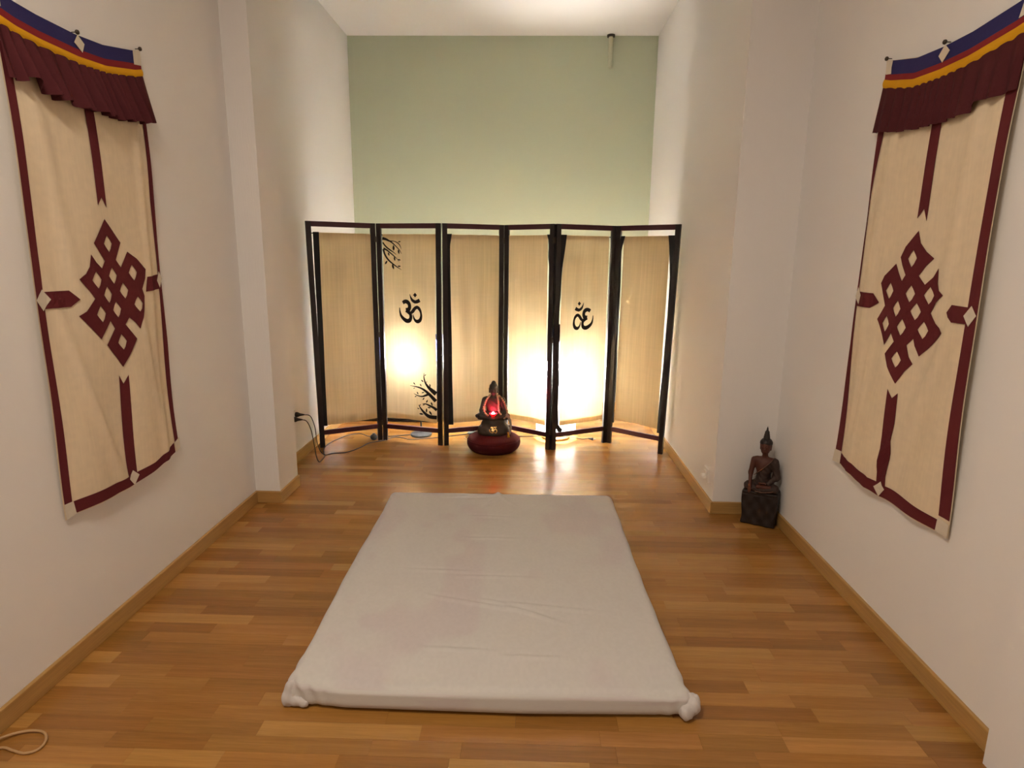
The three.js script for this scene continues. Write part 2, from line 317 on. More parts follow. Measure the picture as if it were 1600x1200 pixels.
function stroke(pts) {                     // brush stroke of changing half width, as a thin slab
  const c = new THREE.CatmullRomCurve3(pts.map(([x, y]) => new THREE.Vector3(x, y, 0))), hw = new THREE.CatmullRomCurve3(pts.map(([, , h], i) => new THREE.Vector3(i, h, 0)));
  const N = pts.length * 6, a = [], b = [];
  for (let i = 0; i <= N; i++) {
    const t = i / N, p = c.getPoint(t), d = c.getTangent(t), h = Math.max(hw.getPoint(t).y, 0.0003);
    a.push(new THREE.Vector2(p.x - d.y * h, p.y + d.x * h)); b.unshift(new THREE.Vector2(p.x + d.y * h, p.y - d.x * h));
  }
  const pos = [], uv = [], q = (A, B, C) => { for (const v of [A, B, C]) { pos.push(v.x, v.y, v.z); uv.push(0, 0); } };
  const z = 0.0005, up = (v) => ({ x: v.x, y: v.y, z }), dn = (v) => ({ x: v.x, y: v.y, z: 0 });
  b.reverse();
  for (let i = 0; i < N; i++) {
    q(up(b[i]), up(b[i + 1]), up(a[i])); q(a[i + 1] && up(a[i]), up(b[i + 1]), up(a[i + 1]));
    q(dn(a[i]), up(a[i]), dn(a[i + 1])); q(up(a[i]), up(a[i + 1]), dn(a[i + 1]));
    q(dn(b[i]), dn(b[i + 1]), up(b[i])); q(up(b[i]), dn(b[i + 1]), up(b[i + 1]));
  }
  const g = new THREE.BufferGeometry();
  g.setAttribute('position', new THREE.Float32BufferAttribute(pos, 3)); g.setAttribute('uv', new THREE.Float32BufferAttribute(uv, 2)); g.computeVertexNormals();
  return g;
}
function leaf(x, y, l, w, ang) {
  const s = new THREE.Shape(), c = Math.cos(ang), n = Math.sin(ang), P = (u, v) => [x + u * c - v * n, y + u * n + v * c];
  s.moveTo(...P(-l, 0)); s.quadraticCurveTo(...P(-0.2 * l, 1.9 * w), ...P(l, 0)); s.quadraticCurveTo(...P(-0.2 * l, -1.9 * w), ...P(-l, 0));
  return slab(s);
}

// ---------------------------------------------------------------- lamps behind the screen
function bulb(parent, x, y, z, r, power) {
  const m = mesh('bulb', new THREE.SphereGeometry(r, 20, 14), new THREE.MeshStandardMaterial({ color: 0xffffff, emissive: WARM, emissiveIntensity: 12 }), parent);
  m.position.set(x, y, z);
  const l = new THREE.PointLight(WARM, power, 0, 2); l.position.set(x, y, z); l.castShadow = true; l.shadow.radius = r / 0.02; parent.add(l);
}
{
  const T = thing('globe_lamp', 'lamp with dark disc foot shining through the second cloth panel from left', 'lamp', [-0.91, 0, -5.02]);
  mesh('base', lathe([[0, 0], [0.086, 0], [0.09, 0.006], [0.09, 0.016], [0.084, 0.022], [0.03, 0.026], [0.012, 0.034], [0, 0.034]]), std(lin(0.02, 0.02, 0.022), 0.45), T, 'dark grey disc foot');
  mesh('stem', tube([[0, 0.03, 0], [0, 0.3, 0], [-0.012, 0.5, 0], [-0.02, 0.575, 0]], 0.007, 30), std(lin(0.03, 0.03, 0.03), 0.4), T);
  const glass = new THREE.MeshPhysicalMaterial({ color: lin(0.98, 0.97, 0.95), roughness: 1, transmission: 0.88, thickness: 0, side: THREE.DoubleSide, specularIntensity: 0.2 });
  const sh = mesh('shade', lathe([[0.03, 0.57], [0.085, 0.6], [0.115, 0.655], [0.122, 0.7], [0.118, 0.745], [0.095, 0.79], [0.05, 0.815], [0, 0.818]], 40), glass, T, 'opal globe shade');
  sh.position.set(-0.02, 0, 0);
  mesh('holder', lathe([[0, 0.568], [0.034, 0.568], [0.034, 0.58], [0.018, 0.6], [0.018, 0.645], [0, 0.645]], 24), std(lin(0.03, 0.03, 0.03), 0.5), T).position.set(-0.02, 0, 0);
  bulb(T, -0.02, 0.69, 0, 0.035, POWER_GLOBE);
}
{
  const T = thing('paper_lamp', 'bright paper lamp on a round wooden foot between the fourth and fifth panels', 'lamp', [0.235, 0, -5.03]);
  mesh('base', lathe([[0, 0], [0.112, 0], [0.118, 0.008], [0.118, 0.018], [0.108, 0.024], [0.02, 0.028], [0, 0.028]]), std(lin(0.36, 0.2, 0.07), 0.4, { map: grain }), T, 'round wooden foot');
  mesh('stem', lathe([[0, 0.02], [0.009, 0.02], [0.009, 0.53], [0, 0.53]], 16), DARKMETAL, T);
  const paper = new THREE.MeshPhysicalMaterial({ color: lin(0.98, 0.97, 0.95), roughness: 1, transmission: 0.88, thickness: 0, side: THREE.DoubleSide, specularIntensity: 0.05 });
  const TOPY = 0.85, R = (y) => lerp(0.165, 0.062, smooth(0.2, TOPY, y));
  const body = [], N = 40; for (let i = 0; i <= N; i++) { const y = lerp(0.055, TOPY, i / N); body.push([R(y) + 0.0025 * Math.abs(Math.sin(y * 60)), y]); }
  mesh('shade', lathe(body, 56), paper, T, 'ribbed paper shade');
  const ring = (y) => { const t = new THREE.TorusGeometry(R(y), 0.003, 6, 48); t.rotateX(Math.PI / 2); t.translate(0, y, 0); return t; };
  mesh('ring', ring(0.055), DARKMETAL, T); mesh('ring', ring(TOPY), DARKMETAL, T);
  mesh('added_cover', lathe([[0, TOPY - 0.004], [0.0605, TOPY - 0.004]], 40), new THREE.MeshPhysicalMaterial({ color: lin(0.97, 0.96, 0.93), roughness: 0.68, transmission: 1, thickness: 0, side: THREE.DoubleSide, specularIntensity: 0.3 }), T, 'added frosted cover that dims the glow on the ceiling');  // added cover, weakens the light thrown up onto the ceiling
  for (let k = 0; k < 3; k++) { const a = k * 2.094 + 0.5; mesh('strut', tube([[0, 0.055, 0], [Math.cos(a) * 0.08, 0.055, Math.sin(a) * 0.08], [Math.cos(a) * 0.165, 0.055, Math.sin(a) * 0.165]], 0.0025, 8, 6), DARKMETAL, T); }
  mesh('holder', lathe([[0, 0.51], [0.02, 0.51], [0.02, 0.565], [0, 0.565]], 20), DARKMETAL, T);
  bulb(T, 0, 0.605, 0, 0.035, POWER_PAPER);
}
// cabinet and box behind the screen, seen in the gaps
{
  const T = thing('cabinet', 'dark low cabinet behind the first two screen panels', 'cabinet', [-1.18, 0, -5.62]);
  const dk = std(lin(0.018, 0.014, 0.013), 0.5);
  mesh('body', mergeGeometries([rbox(0.79, 0.54, 0.4, 0.006, 0, 0.285, 0), rbox(0.75, 0.02, 0.36, 0.004, 0, 0.011, 0)].map(strip)), dk, T);
  mesh('top', rbox(0.82, 0.025, 0.43, 0.005, 0, 0.5675, 0), dk, T);
  for (const s of [-1, 1]) { const d = mesh('door', rbox(0.38, 0.5, 0.018, 0.004, s * 0.195, 0.285, 0.209), dk, T); mesh('knob', (() => { const g = new THREE.SphereGeometry(0.012, 12, 8); g.translate(s * 0.04, 0.32, 0.23); return g; })(), DARKMETAL, d); }
  const B = thing('storage_box', 'blue box on the dark cabinet behind the screen', 'box', [-1.12, 0.58, -5.6]);
  const bl = std(lin(0.09, 0.12, 0.38), 0.6);
  mesh('body', rbox(0.64, 0.16, 0.34, 0.008, 0, 0.08, 0), bl, B);
  mesh('lid', rbox(0.66, 0.035, 0.36, 0.008, 0, 0.1775, 0), std(lin(0.16, 0.2, 0.5), 0.6), B);
}

// ---------------------------------------------------------------- cords, plugs and sockets
const CORD = std(lin(0.018, 0.015, 0.014), 0.5);
const cord = (name, pts, label, r = 0.0032, mat = CORD, cat = 'cord') => tag(mesh(name, tube(pts, r, Math.max(60, pts.length * 14), 7), mat), label, cat);
{
  const white = std(lin(0.8, 0.78, 0.74), 0.4), zs = -4.235, ys = 0.352;
  const S = thing('wall_socket', 'white wall socket beside the left end of the screen holding two black plugs', 'socket', [XLR, ys, zs], Math.PI / 2);
  mesh('plate', rbox(0.085, 0.085, 0.011, 0.004, 0, 0, 0.0055), white, S); mesh('insert', rbox(0.055, 0.055, 0.006, 0.003, 0, 0, 0.013), white, S);
  const y0 = 0.0035, x0 = XLR + 0.074;
  const cable = (T, pts, r = 0.0032, mat = CORD) => mesh('cable', tube(pts.map((p) => [p[0] - T.position.x, p[1], p[2] - T.position.z]), r, Math.max(60, pts.length * 14), 7), mat, T);
  const plug = (T, y, z) => {
    const b = lathe([[0, 0], [0.019, 0], [0.019, 0.012], [0.011, 0.03], [0.007, 0.05], [0.0045, 0.062], [0, 0.062]], 20); b.rotateZ(-Math.PI / 2);
    b.translate(XLR + 0.016 - T.position.x, y, z - T.position.z);
    mesh('plug', b, CORD, T);
  };
  {
    const T = thing('power_cord', 'black cord from the lower plug with a round dark switch by the second screen foot', 'cord', [-1.533, 0, -4.265]);
    plug(T, ys - 0.014, zs + 0.012);
    cable(T, [[x0, ys - 0.014, zs + 0.012], [x0 + 0.03, ys - 0.022, zs + 0.012], [x0 + 0.058, ys - 0.075, zs + 0.012], [-1.545, 0.15, -4.22], [-1.54, 0.05, -4.24], [-1.533, y0 + 0.004, -4.265], [-1.54, y0, -4.40], [-1.575, y0, -4.5], [-1.6, y0, -4.57], [-1.612, y0, -4.70], [-1.56, y0, -4.90], [-1.5, y0, -5.0], [-1.43, y0, -5.02], [-1.36, y0, -4.96], [-1.30, 0.02, -4.885], [-1.285, 0.022, -4.866]]);
    cable(T, [[-1.26, 0.018, -4.868], [-1.22, 0.006, -4.93], [-1.15, y0, -4.97], [-1.08, y0, -4.995], [-1.002, 0.008, -5.01]]);
    const g = new THREE.SphereGeometry(0.03, 24, 18); g.scale(1, 0.92, 1); g.translate(-1.275 - T.position.x, 0.0276, -4.855 - T.position.z);
    const k = mesh('switch', g, std(lin(0.045, 0.045, 0.042), 0.5), T, 'dark round switch');
    mesh('button', lathe([[0, 0.054], [0.012, 0.054], [0.012, 0.058], [0, 0.059]], 16).translate(-1.275 - T.position.x, 0, -4.855 - T.position.z), CORD, k);
  }
  {
    const T = thing('power_cord', 'black cord from the upper plug snaking in front of the screen towards the cushion', 'cord', [-1.50, 0, -4.48]);
    plug(T, ys + 0.012, zs - 0.028);
    cable(T, [[x0, ys + 0.012, zs - 0.028], [x0 + 0.045, ys + 0.007, zs - 0.024], [x0 + 0.078, ys - 0.05, zs - 0.01], [-1.535, 0.15, -4.26], [-1.545, 0.04, -4.37], [-1.54, y0, -4.44], [-1.50, y0, -4.48], [-1.42, y0, -4.50], [-1.36, y0, -4.57], [-1.32, y0, -4.67], [-1.285, y0, -4.77], [-1.225, y0, -4.81], [-1.175, y0, -4.86], [-1.12, y0, -4.94], [-1.06, y0, -4.925], [-0.98, y0, -4.88], [-0.9, y0, -4.9], [-0.75, y0, -4.96], [-0.62, y0, -5.02], [-0.55, y0, -5.06], [-0.50, 0.014, -5.06]]);
    cable(T, [[-0.44, 0.012, -5.05], [-0.38, y0, -5.06], [-0.2, y0, -5.07], [-0.05, y0, -5.03], [0.06, y0, -5.05], [0.116, 0.01, -5.04]]);
    const g = new THREE.SphereGeometry(0.045, 24, 14); g.scale(1, 0.4, 0.7); g.rotateY(0.3); g.translate(-0.475 - T.position.x, 0.0181, -5.06 - T.position.z);
    const k = mesh('switch', g, std(lin(0.03, 0.03, 0.028), 0.5), T, 'dark flat switch');
    mesh('pedal', rbox(0.03, 0.008, 0.02, 0.003, -0.475 - T.position.x, 0.0365, -5.06 - T.position.z), CORD, k);
  }
  cord('thin_cord', [[-0.50, 0.012, -4.99], [-0.53, 0.004, -4.96], [-0.51, 0.004, -4.91], [-0.48, 0.004, -4.88]], 'short golden brown cord by the left side of the maroon cushion', 0.0035, std(lin(0.36, 0.22, 0.06), 0.5));
  {
    const q = thing('loose_plug', 'dark plug on a short cord lying on the floor behind the fifth screen panel', 'plug', [0.505, 0, -4.975]);
    cable(q, [[0.360, 0.006, -5.03], [0.40, y0, -5.02], [0.46, y0, -4.985], [0.508, 0.0135, -4.975]]);
    const b = lathe([[0, 0], [0.0045, 0], [0.007, 0.012], [0.011, 0.03], [0.013, 0.045], [0, 0.045]], 18); b.rotateZ(-Math.PI / 2); b.rotateY(-0.35); b.translate(0, 0.0135, 0);
    mesh('body', b, CORD, q);
    for (const s of [-1, 1]) { const g = new THREE.CylinderGeometry(0.0024, 0.0024, 0.02, 8); g.rotateZ(Math.PI / 2); g.translate(0.055, 0.0135, s * 0.0065); g.rotateY(-0.35); mesh('prong', g, std(lin(0.6, 0.58, 0.52), 0.3, { metalness: 1 }), q); }
  }
  // white socket at the lower right
  const W = thing('wall_socket', 'small white double socket low on the right alcove wall', 'socket', [XA, 0.168, -3.635], -Math.PI / 2);
  mesh('plate', rbox(0.085, 0.085, 0.01, 0.004, 0, 0.03, 0.005), white, W);
  mesh('insert', rbox(0.05, 0.05, 0.008, 0.003, 0, 0.03, 0.011), white, W);
  mesh('plug_cap', lathe([[0, 0], [0.017, 0], [0.016, 0.02], [0.012, 0.026], [0, 0.026]], 20).rotateX(Math.PI / 2).translate(0.004, 0.02, 0.014), white, W);
  // beige loop at the lower left
  cord('beige_cord', [[-1.652, 0.05, -1.50], [-1.646, 0.03, -1.545], [-1.628, 0.016, -1.598], [-1.598, 0.010, -1.63], [-1.555, 0.008, -1.643], [-1.515, 0.008, -1.635], [-1.488, 0.006, -1.605], [-1.487, 0.005, -1.572], [-1.513, 0.005, -1.557], [-1.56, 0.005, -1.566], [-1.60, 0.005, -1.575], [-1.635, 0.005, -1.555], [-1.64, 0.005, -1.50], [-1.62, 0.005, -1.40]],
    'beige cord looped on the floor by the left baseboard', 0.0042, std(lin(0.47, 0.285, 0.13), 0.6));
}
// painted pipe on the green wall
{
  const T = thing('wall_pipe', 'short green painted pipe at the top right of the green wall', 'pipe', [0.685, 3.17, ZB + 0.024]);
  mesh('pipe', lathe([[0, 0], [0.012, 0.004], [0.019, 0.02], [0.02, 0.28], [0, 0.28]], 20), std(lin(0.52, 0.535, 0.39), 0.6), T);
  mesh('dark_ring', lathe([[0.02, 0.262], [0.034, 0.262], [0.036, 0.2795], [0.02, 0.2795]], 24), std(lin(0.03, 0.025, 0.015), 0.8), T, 'dark ring around the pipe at the ceiling');  // dark ring standing for the hole at the pipe top
  mesh('bracket', box(0.02, 0.02, 0.03, 0, 0.14, -0.01), GREEN, T);
}
// unseen ceiling lamp, out of view, placed to light the front walls and mattress
{
  const T = thing('unseen_ceiling_lamp', 'unseen square ceiling lamp out of view, placed to light the front room', 'lamp', [-0.75, H, -0.4]);
  mesh('frame', rbox(0.62, 0.05, 0.62, 0.006, 0, -0.026, 0), std(lin(0.8, 0.8, 0.8), 0.4), T);
  mesh('diffuser', box(0.56, 0.006, 0.56, 0, -0.054, 0), new THREE.MeshStandardMaterial({ color: 0xffffff, emissive: SOFT, emissiveIntensity: 2 }), T);
  const l = new THREE.RectAreaLight(SOFT, POWER_CEILING, 0.56, 0.56); l.position.set(0, -0.06, 0); l.rotation.x = -Math.PI / 2; T.add(l);
}

// ---------------------------------------------------------------- wall banners
function banner(o) {
  const B = thing('wall_banner', o.label, 'banner', o.pos, o.ry);
  const uL = curve1(o.left), uR = curve1(o.right), yT = curve1(o.top), yB = curve1(o.bottom);
  const fold = (u, y) => 0.011 + 0.015 * smooth(2.3, 1.8, y) + 0.008 * Math.sin(u * 9 + o.ph + 0.9 * y) * smooth(2.3, 1.5, y) + 0.006 * Math.sin(u * 19 - 2.4 * y + o.ph * 2) * smooth(2.1, 1.2, y) + 0.007 * Math.sin((u + o.slant * y) * 15 + o.ph) * smooth(1.5, 0.7, y) + o.creases.reduce((d, [u0, y0, sl, w, a, ya, yb]) => d + a * Math.exp(-(((u - u0 - sl * (y - y0)) / w) ** 2)) * smooth(ya, ya + 0.25, y) * smooth(yb, yb - 0.25, y), 0);
  const at = (u, y, n = 0) => [u, y, fold(u, y) + n];
  const flat = (s) => { const u = lerp(o.left[0][1], o.right[0][1], 0.5); return u; };
  mesh('cloth', grid(44, 90, (s, t) => {
    const y = lerp(yB(lerp(-0.37, 0.36, s)), yT(lerp(-0.37, 0.36, s)), t), u = lerp(uL(y), uR(y), s);
    return at(u, y);
  }), CREAM, B);
  const quad = (name, f, mat, nu = 8, nv = 50, label) => mesh(name, grid(nu, nv, f), mat, B, label);
  const lift = 0.002;
  // border strips
  const bw = o.bw;
  quad('side_border', (s, t) => { const y = lerp(0.605, 2.14, t), u = lerp(uL(y) + 0.004, bw.l(y), s); return at(u, y, lift); }, MAROON);
  quad('side_border', (s, t) => { const y = lerp(0.635, 2.14, t), u = lerp(bw.r(y), uR(y) - 0.003, s); return at(u, y, lift); }, MAROON);
  quad('lower_border', (s, t) => { const u = lerp(uL(0.6) + 0.04, uR(0.6) - 0.04, s), y0 = yB(u); return at(u, lerp(y0 + 0.003, o.lowTop(u), t), lift); }, MAROON, 40, 4);
  const tess = new TessellateModifier(0.03, 6);
  const poly = (name, pts, mat, n = lift, holes) => {
    const s = new THREE.Shape(pts.map((q) => new THREE.Vector2(...q)));
    if (holes) s.holes.push(...holes.map((h) => new THREE.Path(h.map((q) => new THREE.Vector2(...q)))));
    const g = strip(new THREE.ExtrudeGeometry(s, { depth: 0.0008, bevelEnabled: false }));
    return mesh(name, warp(tess.modify(g), (x, y, z) => at(x, y, n + z)), mat, B);
  };
  for (const r of o.ribbons) poly('ribbon', r, MAROON, 0.0022);
  for (const r of o.arrows) poly('arrow_tab', r, MAROON, 0.0026);
  const d = 0.032;
  const holes = o.holes.map(([x, y]) => [[x - 0.001, y + d], [x + 0.016, y + 0.014], [x + 0.0255, y + 0.001], [x + 0.014, y - 0.02], [x + 0.002, y - d], [x - 0.017, y - 0.012], [x - 0.0265, y], [x - 0.014, y + 0.018]]);
  poly('endless_knot', o.knot, MAROON, 0.0022, holes);
  for (const c of o.corners) poly('corner_patch', c, CREAMPATCH, 0.0032);
  for (const c of o.diamonds) poly('diamond_patch', c, CREAMPATCH, 0.0040);
  // bands of the heading
  const e = o.bands, ux = (s) => lerp(o.topU[0], o.topU[1], s);
  const yr = (k) => (u) => yT(u) - e[k];
  quad('blue_band', (s, t) => { const u = ux(s); return at(u, lerp(yr(1)(u) - 0.002, yT(u), t), 0.0036); }, BLUE, 50, 5);
  quad('red_band', (s, t) => { const u = ux(s); return at(u, lerp(yr(2)(u) - 0.002, yr(1)(u), t), 0.0044); }, RED, 50, 3);
  quad('yellow_band', (s, t) => { const u = ux(s); return at(u, lerp(yr(3)(u), yr(2)(u), t), 0.0062 + 0.004 * Math.sin(Math.PI * t)); }, YELLOW, 50, 5);
  // gathered valance with pleats
  const vb = curve1(o.val), pl = o.pleat;
  quad('valance', (s, t) => {
    const u0 = ux(s), k = 1 - t, flare = lerp(0, o.flare[s < 0.5 ? 0 : 1] * Math.abs(2 * s - 1) ** 6, k), u = u0 + flare + pl * 0.012 * k * Math.sin(s * 38 + o.ph);
    const ya = yr(3)(u0) + 0.004, yb = vb(u0) + 0.005 * pl * Math.sin(s * 61 + o.ph * 3);
    const w = Math.sin(s * 98 + 4 * Math.sin(s * 9 + o.ph) - k * 1.5), w2 = Math.sin(s * 33 + o.ph * 5 - 0.8 * k);
    const damp = 1 - 0.85 * Math.abs(2 * s - 1) ** 10;
    return at(u, lerp(yb, ya, t), 0.006 + damp * (pl * (0.006 + 0.030 * k) * (0.8 + 0.7 * w) + 0.006 * k * (1 + w2)));
  }, VALANCE, 360, 16);
  for (const c of o.topCorners) poly('corner_patch', c, CREAMPATCH, 0.0052);
  poly('diamond_patch', o.topDiamond, CREAMPATCH, 0.0075);
  o.nails.forEach(([u, y, lab]) => {
    const c = Math.cos(o.ry), s = Math.sin(o.ry);
    const n = thing('nail', lab, 'nail', [o.pos[0] + u * c, y, o.pos[2] - u * s], o.ry);
    mesh('shank', new THREE.CylinderGeometry(0.0022, 0.0016, 0.022, 8).rotateX(Math.PI / 2).translate(0, 0, 0.011), DARKMETAL, n);
    mesh('head', lathe([[0, 0], [0.006, 0], [0.0085, 0.004], [0.0075, 0.009], [0.003, 0.012], [0, 0.012]], 16).rotateX(Math.PI / 2).translate(0, 0, 0.016), DARKMETAL, n);
  });
  return B;
}
const poly4 = (f) => f;
banner({
  label: 'cream cloth banner with maroon knot hanging on the left wall', pos: [XL, 0, -2.39], ry: Math.PI / 2, ph: 0.6, slant: 0.4, creases: [[0.255, 1.5, 0.02, 0.02, 0.010, 0.5, 2.3], [-0.20, 1.0, -0.28, 0.022, 0.010, 0.45, 1.5], [-0.24, 1.75, -0.12, 0.03, 0.008, 1.2, 2.2], [0.2, 0.85, -0.1, 0.02, 0.009, 0.4, 1.4], [-0.1, 0.72, -0.35, 0.02, 0.007, 0.4, 1.0]],
  left: [[0.5, -0.374], [2.4, -0.376]], right: [[0.55, 0.326], [0.6, 0.345], [1.1, 0.352], [1.45, 0.347], [2.05, 0.352], [2.2, 0.352], [2.34, 0.365]],
  top: [[-0.376, 2.293], [-0.295, 2.277], [-0.2, 2.27], [-0.02, 2.268], [0.13, 2.279], [0.312, 2.315], [0.365, 2.331]],
  bottom: [[-0.37, 0.552], [-0.335, 0.56], [-0.157, 0.553], [-0.014, 0.551], [0.119, 0.561], [0.313, 0.589], [0.345, 0.596]],
  lowTop: curve1([[-0.33, 0.61], [-0.05, 0.597], [0.126, 0.602], [0.31, 0.637]]),
  bw: { l: curve1([[0.5, -0.337], [1.2, -0.338], [2.1, -0.338]]), r: curve1([[0.6, 0.311], [1.07, 0.317], [1.45, 0.325], [1.72, 0.315], [2.04, 0.325]]) },
  ribbons: [[[-0.032, 2.1], [0.016, 2.1], [0.017, 1.982], [0.012, 1.67], [-0.012, 1.705], [-0.04, 1.674], [-0.033, 1.995]], [[-0.028, 1.018], [-0.009, 0.981], [0.022, 1.012], [0.012, 0.61], [0.010, 0.575], [-0.040, 0.575], [-0.042, 0.61]]],
  arrows: [[[-0.345, 1.367], [-0.232, 1.366], [-0.194, 1.332], [-0.231, 1.308], [-0.345, 1.309]], [[0.226, 1.400], [0.330, 1.408], [0.330, 1.345], [0.205, 1.338]]],
  knot: [[-0.01, 1.625], [0.028, 1.589], [0.076, 1.539], [0.034, 1.472], [0.061, 1.442], [0.112, 1.504], [0.167, 1.476], [0.221, 1.432], [0.21, 1.394], [0.179, 1.351], [0.19, 1.322], [0.181, 1.281], [0.132, 1.189], [0.106, 1.218], [0.073, 1.242], [0.044, 1.216], [0.101, 1.151], [0.046, 1.092], [-0.002, 1.05], [-0.033, 1.093], [-0.08, 1.149], [-0.023, 1.207], [-0.046, 1.24], [-0.11, 1.176], [-0.155, 1.221], [-0.204, 1.272], [-0.169, 1.287], [-0.121, 1.33], [-0.144, 1.359], [-0.189, 1.404], [-0.151, 1.422], [-0.128, 1.448], [-0.114, 1.492], [-0.091, 1.463], [-0.062, 1.44], [-0.038, 1.468], [-0.065, 1.5], [-0.091, 1.534]],
  holes: [[-0.006, 1.533], [-0.098, 1.398], [0.004, 1.411], [0.131, 1.42], [-0.042, 1.34], [0.063, 1.35], [0.141, 1.291], [-0.095, 1.27], [0.005, 1.279], [0.012, 1.149]],
  corners: [[[-0.373, 0.612], [-0.334, 0.611], [-0.327, 0.56], [-0.371, 0.554]], [[0.311, 0.637], [0.351, 0.65], [0.346, 0.598], [0.311, 0.588]]],
  diamonds: [[[-0.344, 1.375], [-0.313, 1.34], [-0.349, 1.303], [-0.375, 1.34]], [[0.330, 1.420], [0.348, 1.389], [0.327, 1.350], [0.309, 1.381]], [[-0.012, 0.615], [0.020, 0.585], [-0.015, 0.552], [-0.042, 0.586]]],
  bands: [0, 0.049, 0.074, 0.104], topU: [-0.376, 0.362], val: [[-0.376, 2.028], [-0.29, 2.045], [-0.265, 2.015], [-0.194, 2.009], [-0.078, 2.007], [0.106, 2.009], [0.244, 2.022], [0.362, 2.055]], pleat: 1, flare: [0, 0.034],
  topCorners: [[[0.313, 2.316], [0.363, 2.331], [0.360, 2.270], [0.313, 2.262]], [[-0.375, 2.294], [-0.345, 2.287], [-0.344, 2.242], [-0.375, 2.248]]],
  topDiamond: [[-0.013, 2.269], [0.017, 2.246], [0.001, 2.213], [-0.036, 2.237]],
  nails: [[-0.016, 2.276, 'dark nail at the middle of the top edge of the left banner'], [0.357, 2.334, 'dark nail at the far upper corner of the left banner'], [-0.372, 2.296, 'dark nail at the near upper corner of the left banner']],
});
banner({
  label: 'cream cloth banner with maroon knot hanging on the right wall', pos: [XR, 0, -2.39], ry: -Math.PI / 2, ph: 2.3, slant: -0.4, creases: [[0.15, 1.0, 0.35, 0.022, 0.011, 0.45, 1.45], [0.05, 0.85, 0.5, 0.02, 0.009, 0.4, 1.2], [-0.25, 1.6, 0.03, 0.022, 0.009, 0.5, 2.3], [0.22, 1.75, 0.1, 0.028, 0.009, 1.2, 2.2], [-0.22, 0.85, 0.08, 0.02, 0.008, 0.4, 1.3]],
  left: [[0.55, -0.400], [0.65, -0.387], [1.15, -0.346], [1.67, -0.340], [2.01, -0.358], [2.3, -0.369]], right: [[0.55, 0.402], [2.3, 0.400]],
  top: [[-0.369, 2.3], [-0.318, 2.284], [-0.159, 2.247], [-0.004, 2.238], [0.143, 2.239], [0.338, 2.257], [0.40, 2.266]],
  bottom: [[-0.40, 0.582], [-0.319, 0.591], [-0.15, 0.572], [-0.03, 0.563], [0.155, 0.567], [0.341, 0.573], [0.41, 0.572]],
  lowTop: curve1([[-0.32, 0.643], [-0.15, 0.625], [-0.025, 0.618], [0.188, 0.620], [0.34, 0.618]]),
  bw: { l: curve1([[0.6, -0.323], [1.24, -0.323], [1.5, -0.324], [1.77, -0.330], [2.0, -0.307]]), r: curve1([[0.6, 0.348], [1.18, 0.350], [1.76, 0.353], [2.0, 0.350]]) },
  ribbons: [[[0.002, 2.06], [0.055, 2.06], [0.055, 1.966], [0.054, 1.643], [0.031, 1.687], [-0.001, 1.655], [0.002, 1.971]], [[-0.018, 1.005], [0.008, 0.974], [0.033, 0.999], [0.030, 0.61], [0.028, 0.585], [-0.022, 0.585], [-0.025, 0.61]]],
  arrows: [[[-0.325, 1.370], [-0.215, 1.368], [-0.173, 1.333], [-0.225, 1.307], [-0.325, 1.308]], [[0.362, 1.355], [0.261, 1.356], [0.23, 1.328], [0.275, 1.298], [0.365, 1.301]]],
  knot: [[0.019, 1.609], [0.041, 1.565], [0.079, 1.533], [0.12, 1.51], [0.086, 1.483], [0.056, 1.447], [0.093, 1.416], [0.129, 1.444], [0.15, 1.475], [0.159, 1.424], [0.176, 1.399], [0.2, 1.384], [0.165, 1.357], [0.14, 1.318], [0.174, 1.284], [0.222, 1.256], [0.168, 1.206], [0.109, 1.156], [0.084, 1.191], [0.074, 1.217], [0.046, 1.189], [0.063, 1.146], [0.084, 1.123], [0.053, 1.09], [0.016, 1.034], [-0.04, 1.09], [-0.072, 1.138], [-0.024, 1.193], [-0.054, 1.223], [-0.09, 1.171], [-0.127, 1.216], [-0.171, 1.266], [-0.129, 1.324], [-0.151, 1.364], [-0.173, 1.411], [-0.157, 1.441], [-0.092, 1.489], [-0.066, 1.455], [-0.037, 1.424], [-0.019, 1.448], [-0.049, 1.483], [-0.068, 1.514], [-0.046, 1.553]],
  holes: [[0.007, 1.509], [-0.11, 1.384], [0.026, 1.38], [0.122, 1.379], [-0.042, 1.319], [0.067, 1.317], [-0.105, 1.254], [0.005, 1.252], [0.114, 1.253], [0.004, 1.127]],
  corners: [[[-0.386, 0.643], [-0.322, 0.650], [-0.322, 0.591], [-0.398, 0.583]], [[0.348, 0.628], [0.401, 0.622], [0.401, 0.573], [0.341, 0.574]]],
  diamonds: [[[-0.324, 1.387], [-0.297, 1.355], [-0.307, 1.316], [-0.342, 1.347]], [[0.372, 1.361], [0.398, 1.331], [0.370, 1.294], [0.340, 1.326]], [[0.008, 0.630], [0.029, 0.604], [0.004, 0.566], [-0.035, 0.594]]],
  bands: [0, 0.052, 0.074, 0.106], topU: [-0.367, 0.400], val: [[-0.367, 2.022], [-0.166, 1.986], [0.019, 1.972], [0.215, 1.973], [0.252, 1.998], [0.346, 1.994], [0.4, 2.002]], pleat: 0.3, flare: [-0.024, 0],
  topCorners: [[[-0.368, 2.299], [-0.322, 2.286], [-0.326, 2.26], [-0.322, 2.235], [-0.362, 2.243]], [[0.358, 2.260], [0.399, 2.265], [0.399, 2.214], [0.345, 2.208]]],
  topDiamond: [[0.009, 2.241], [0.04, 2.213], [0.008, 2.183], [-0.019, 2.211]],
  nails: [[-0.362, 2.303, 'dark nail at the far upper corner of the right banner'], [0.008, 2.249, 'dark nail at the middle of the top edge of the right banner'], [0.392, 2.27, 'dark nail at the near upper corner of the right banner']],
});

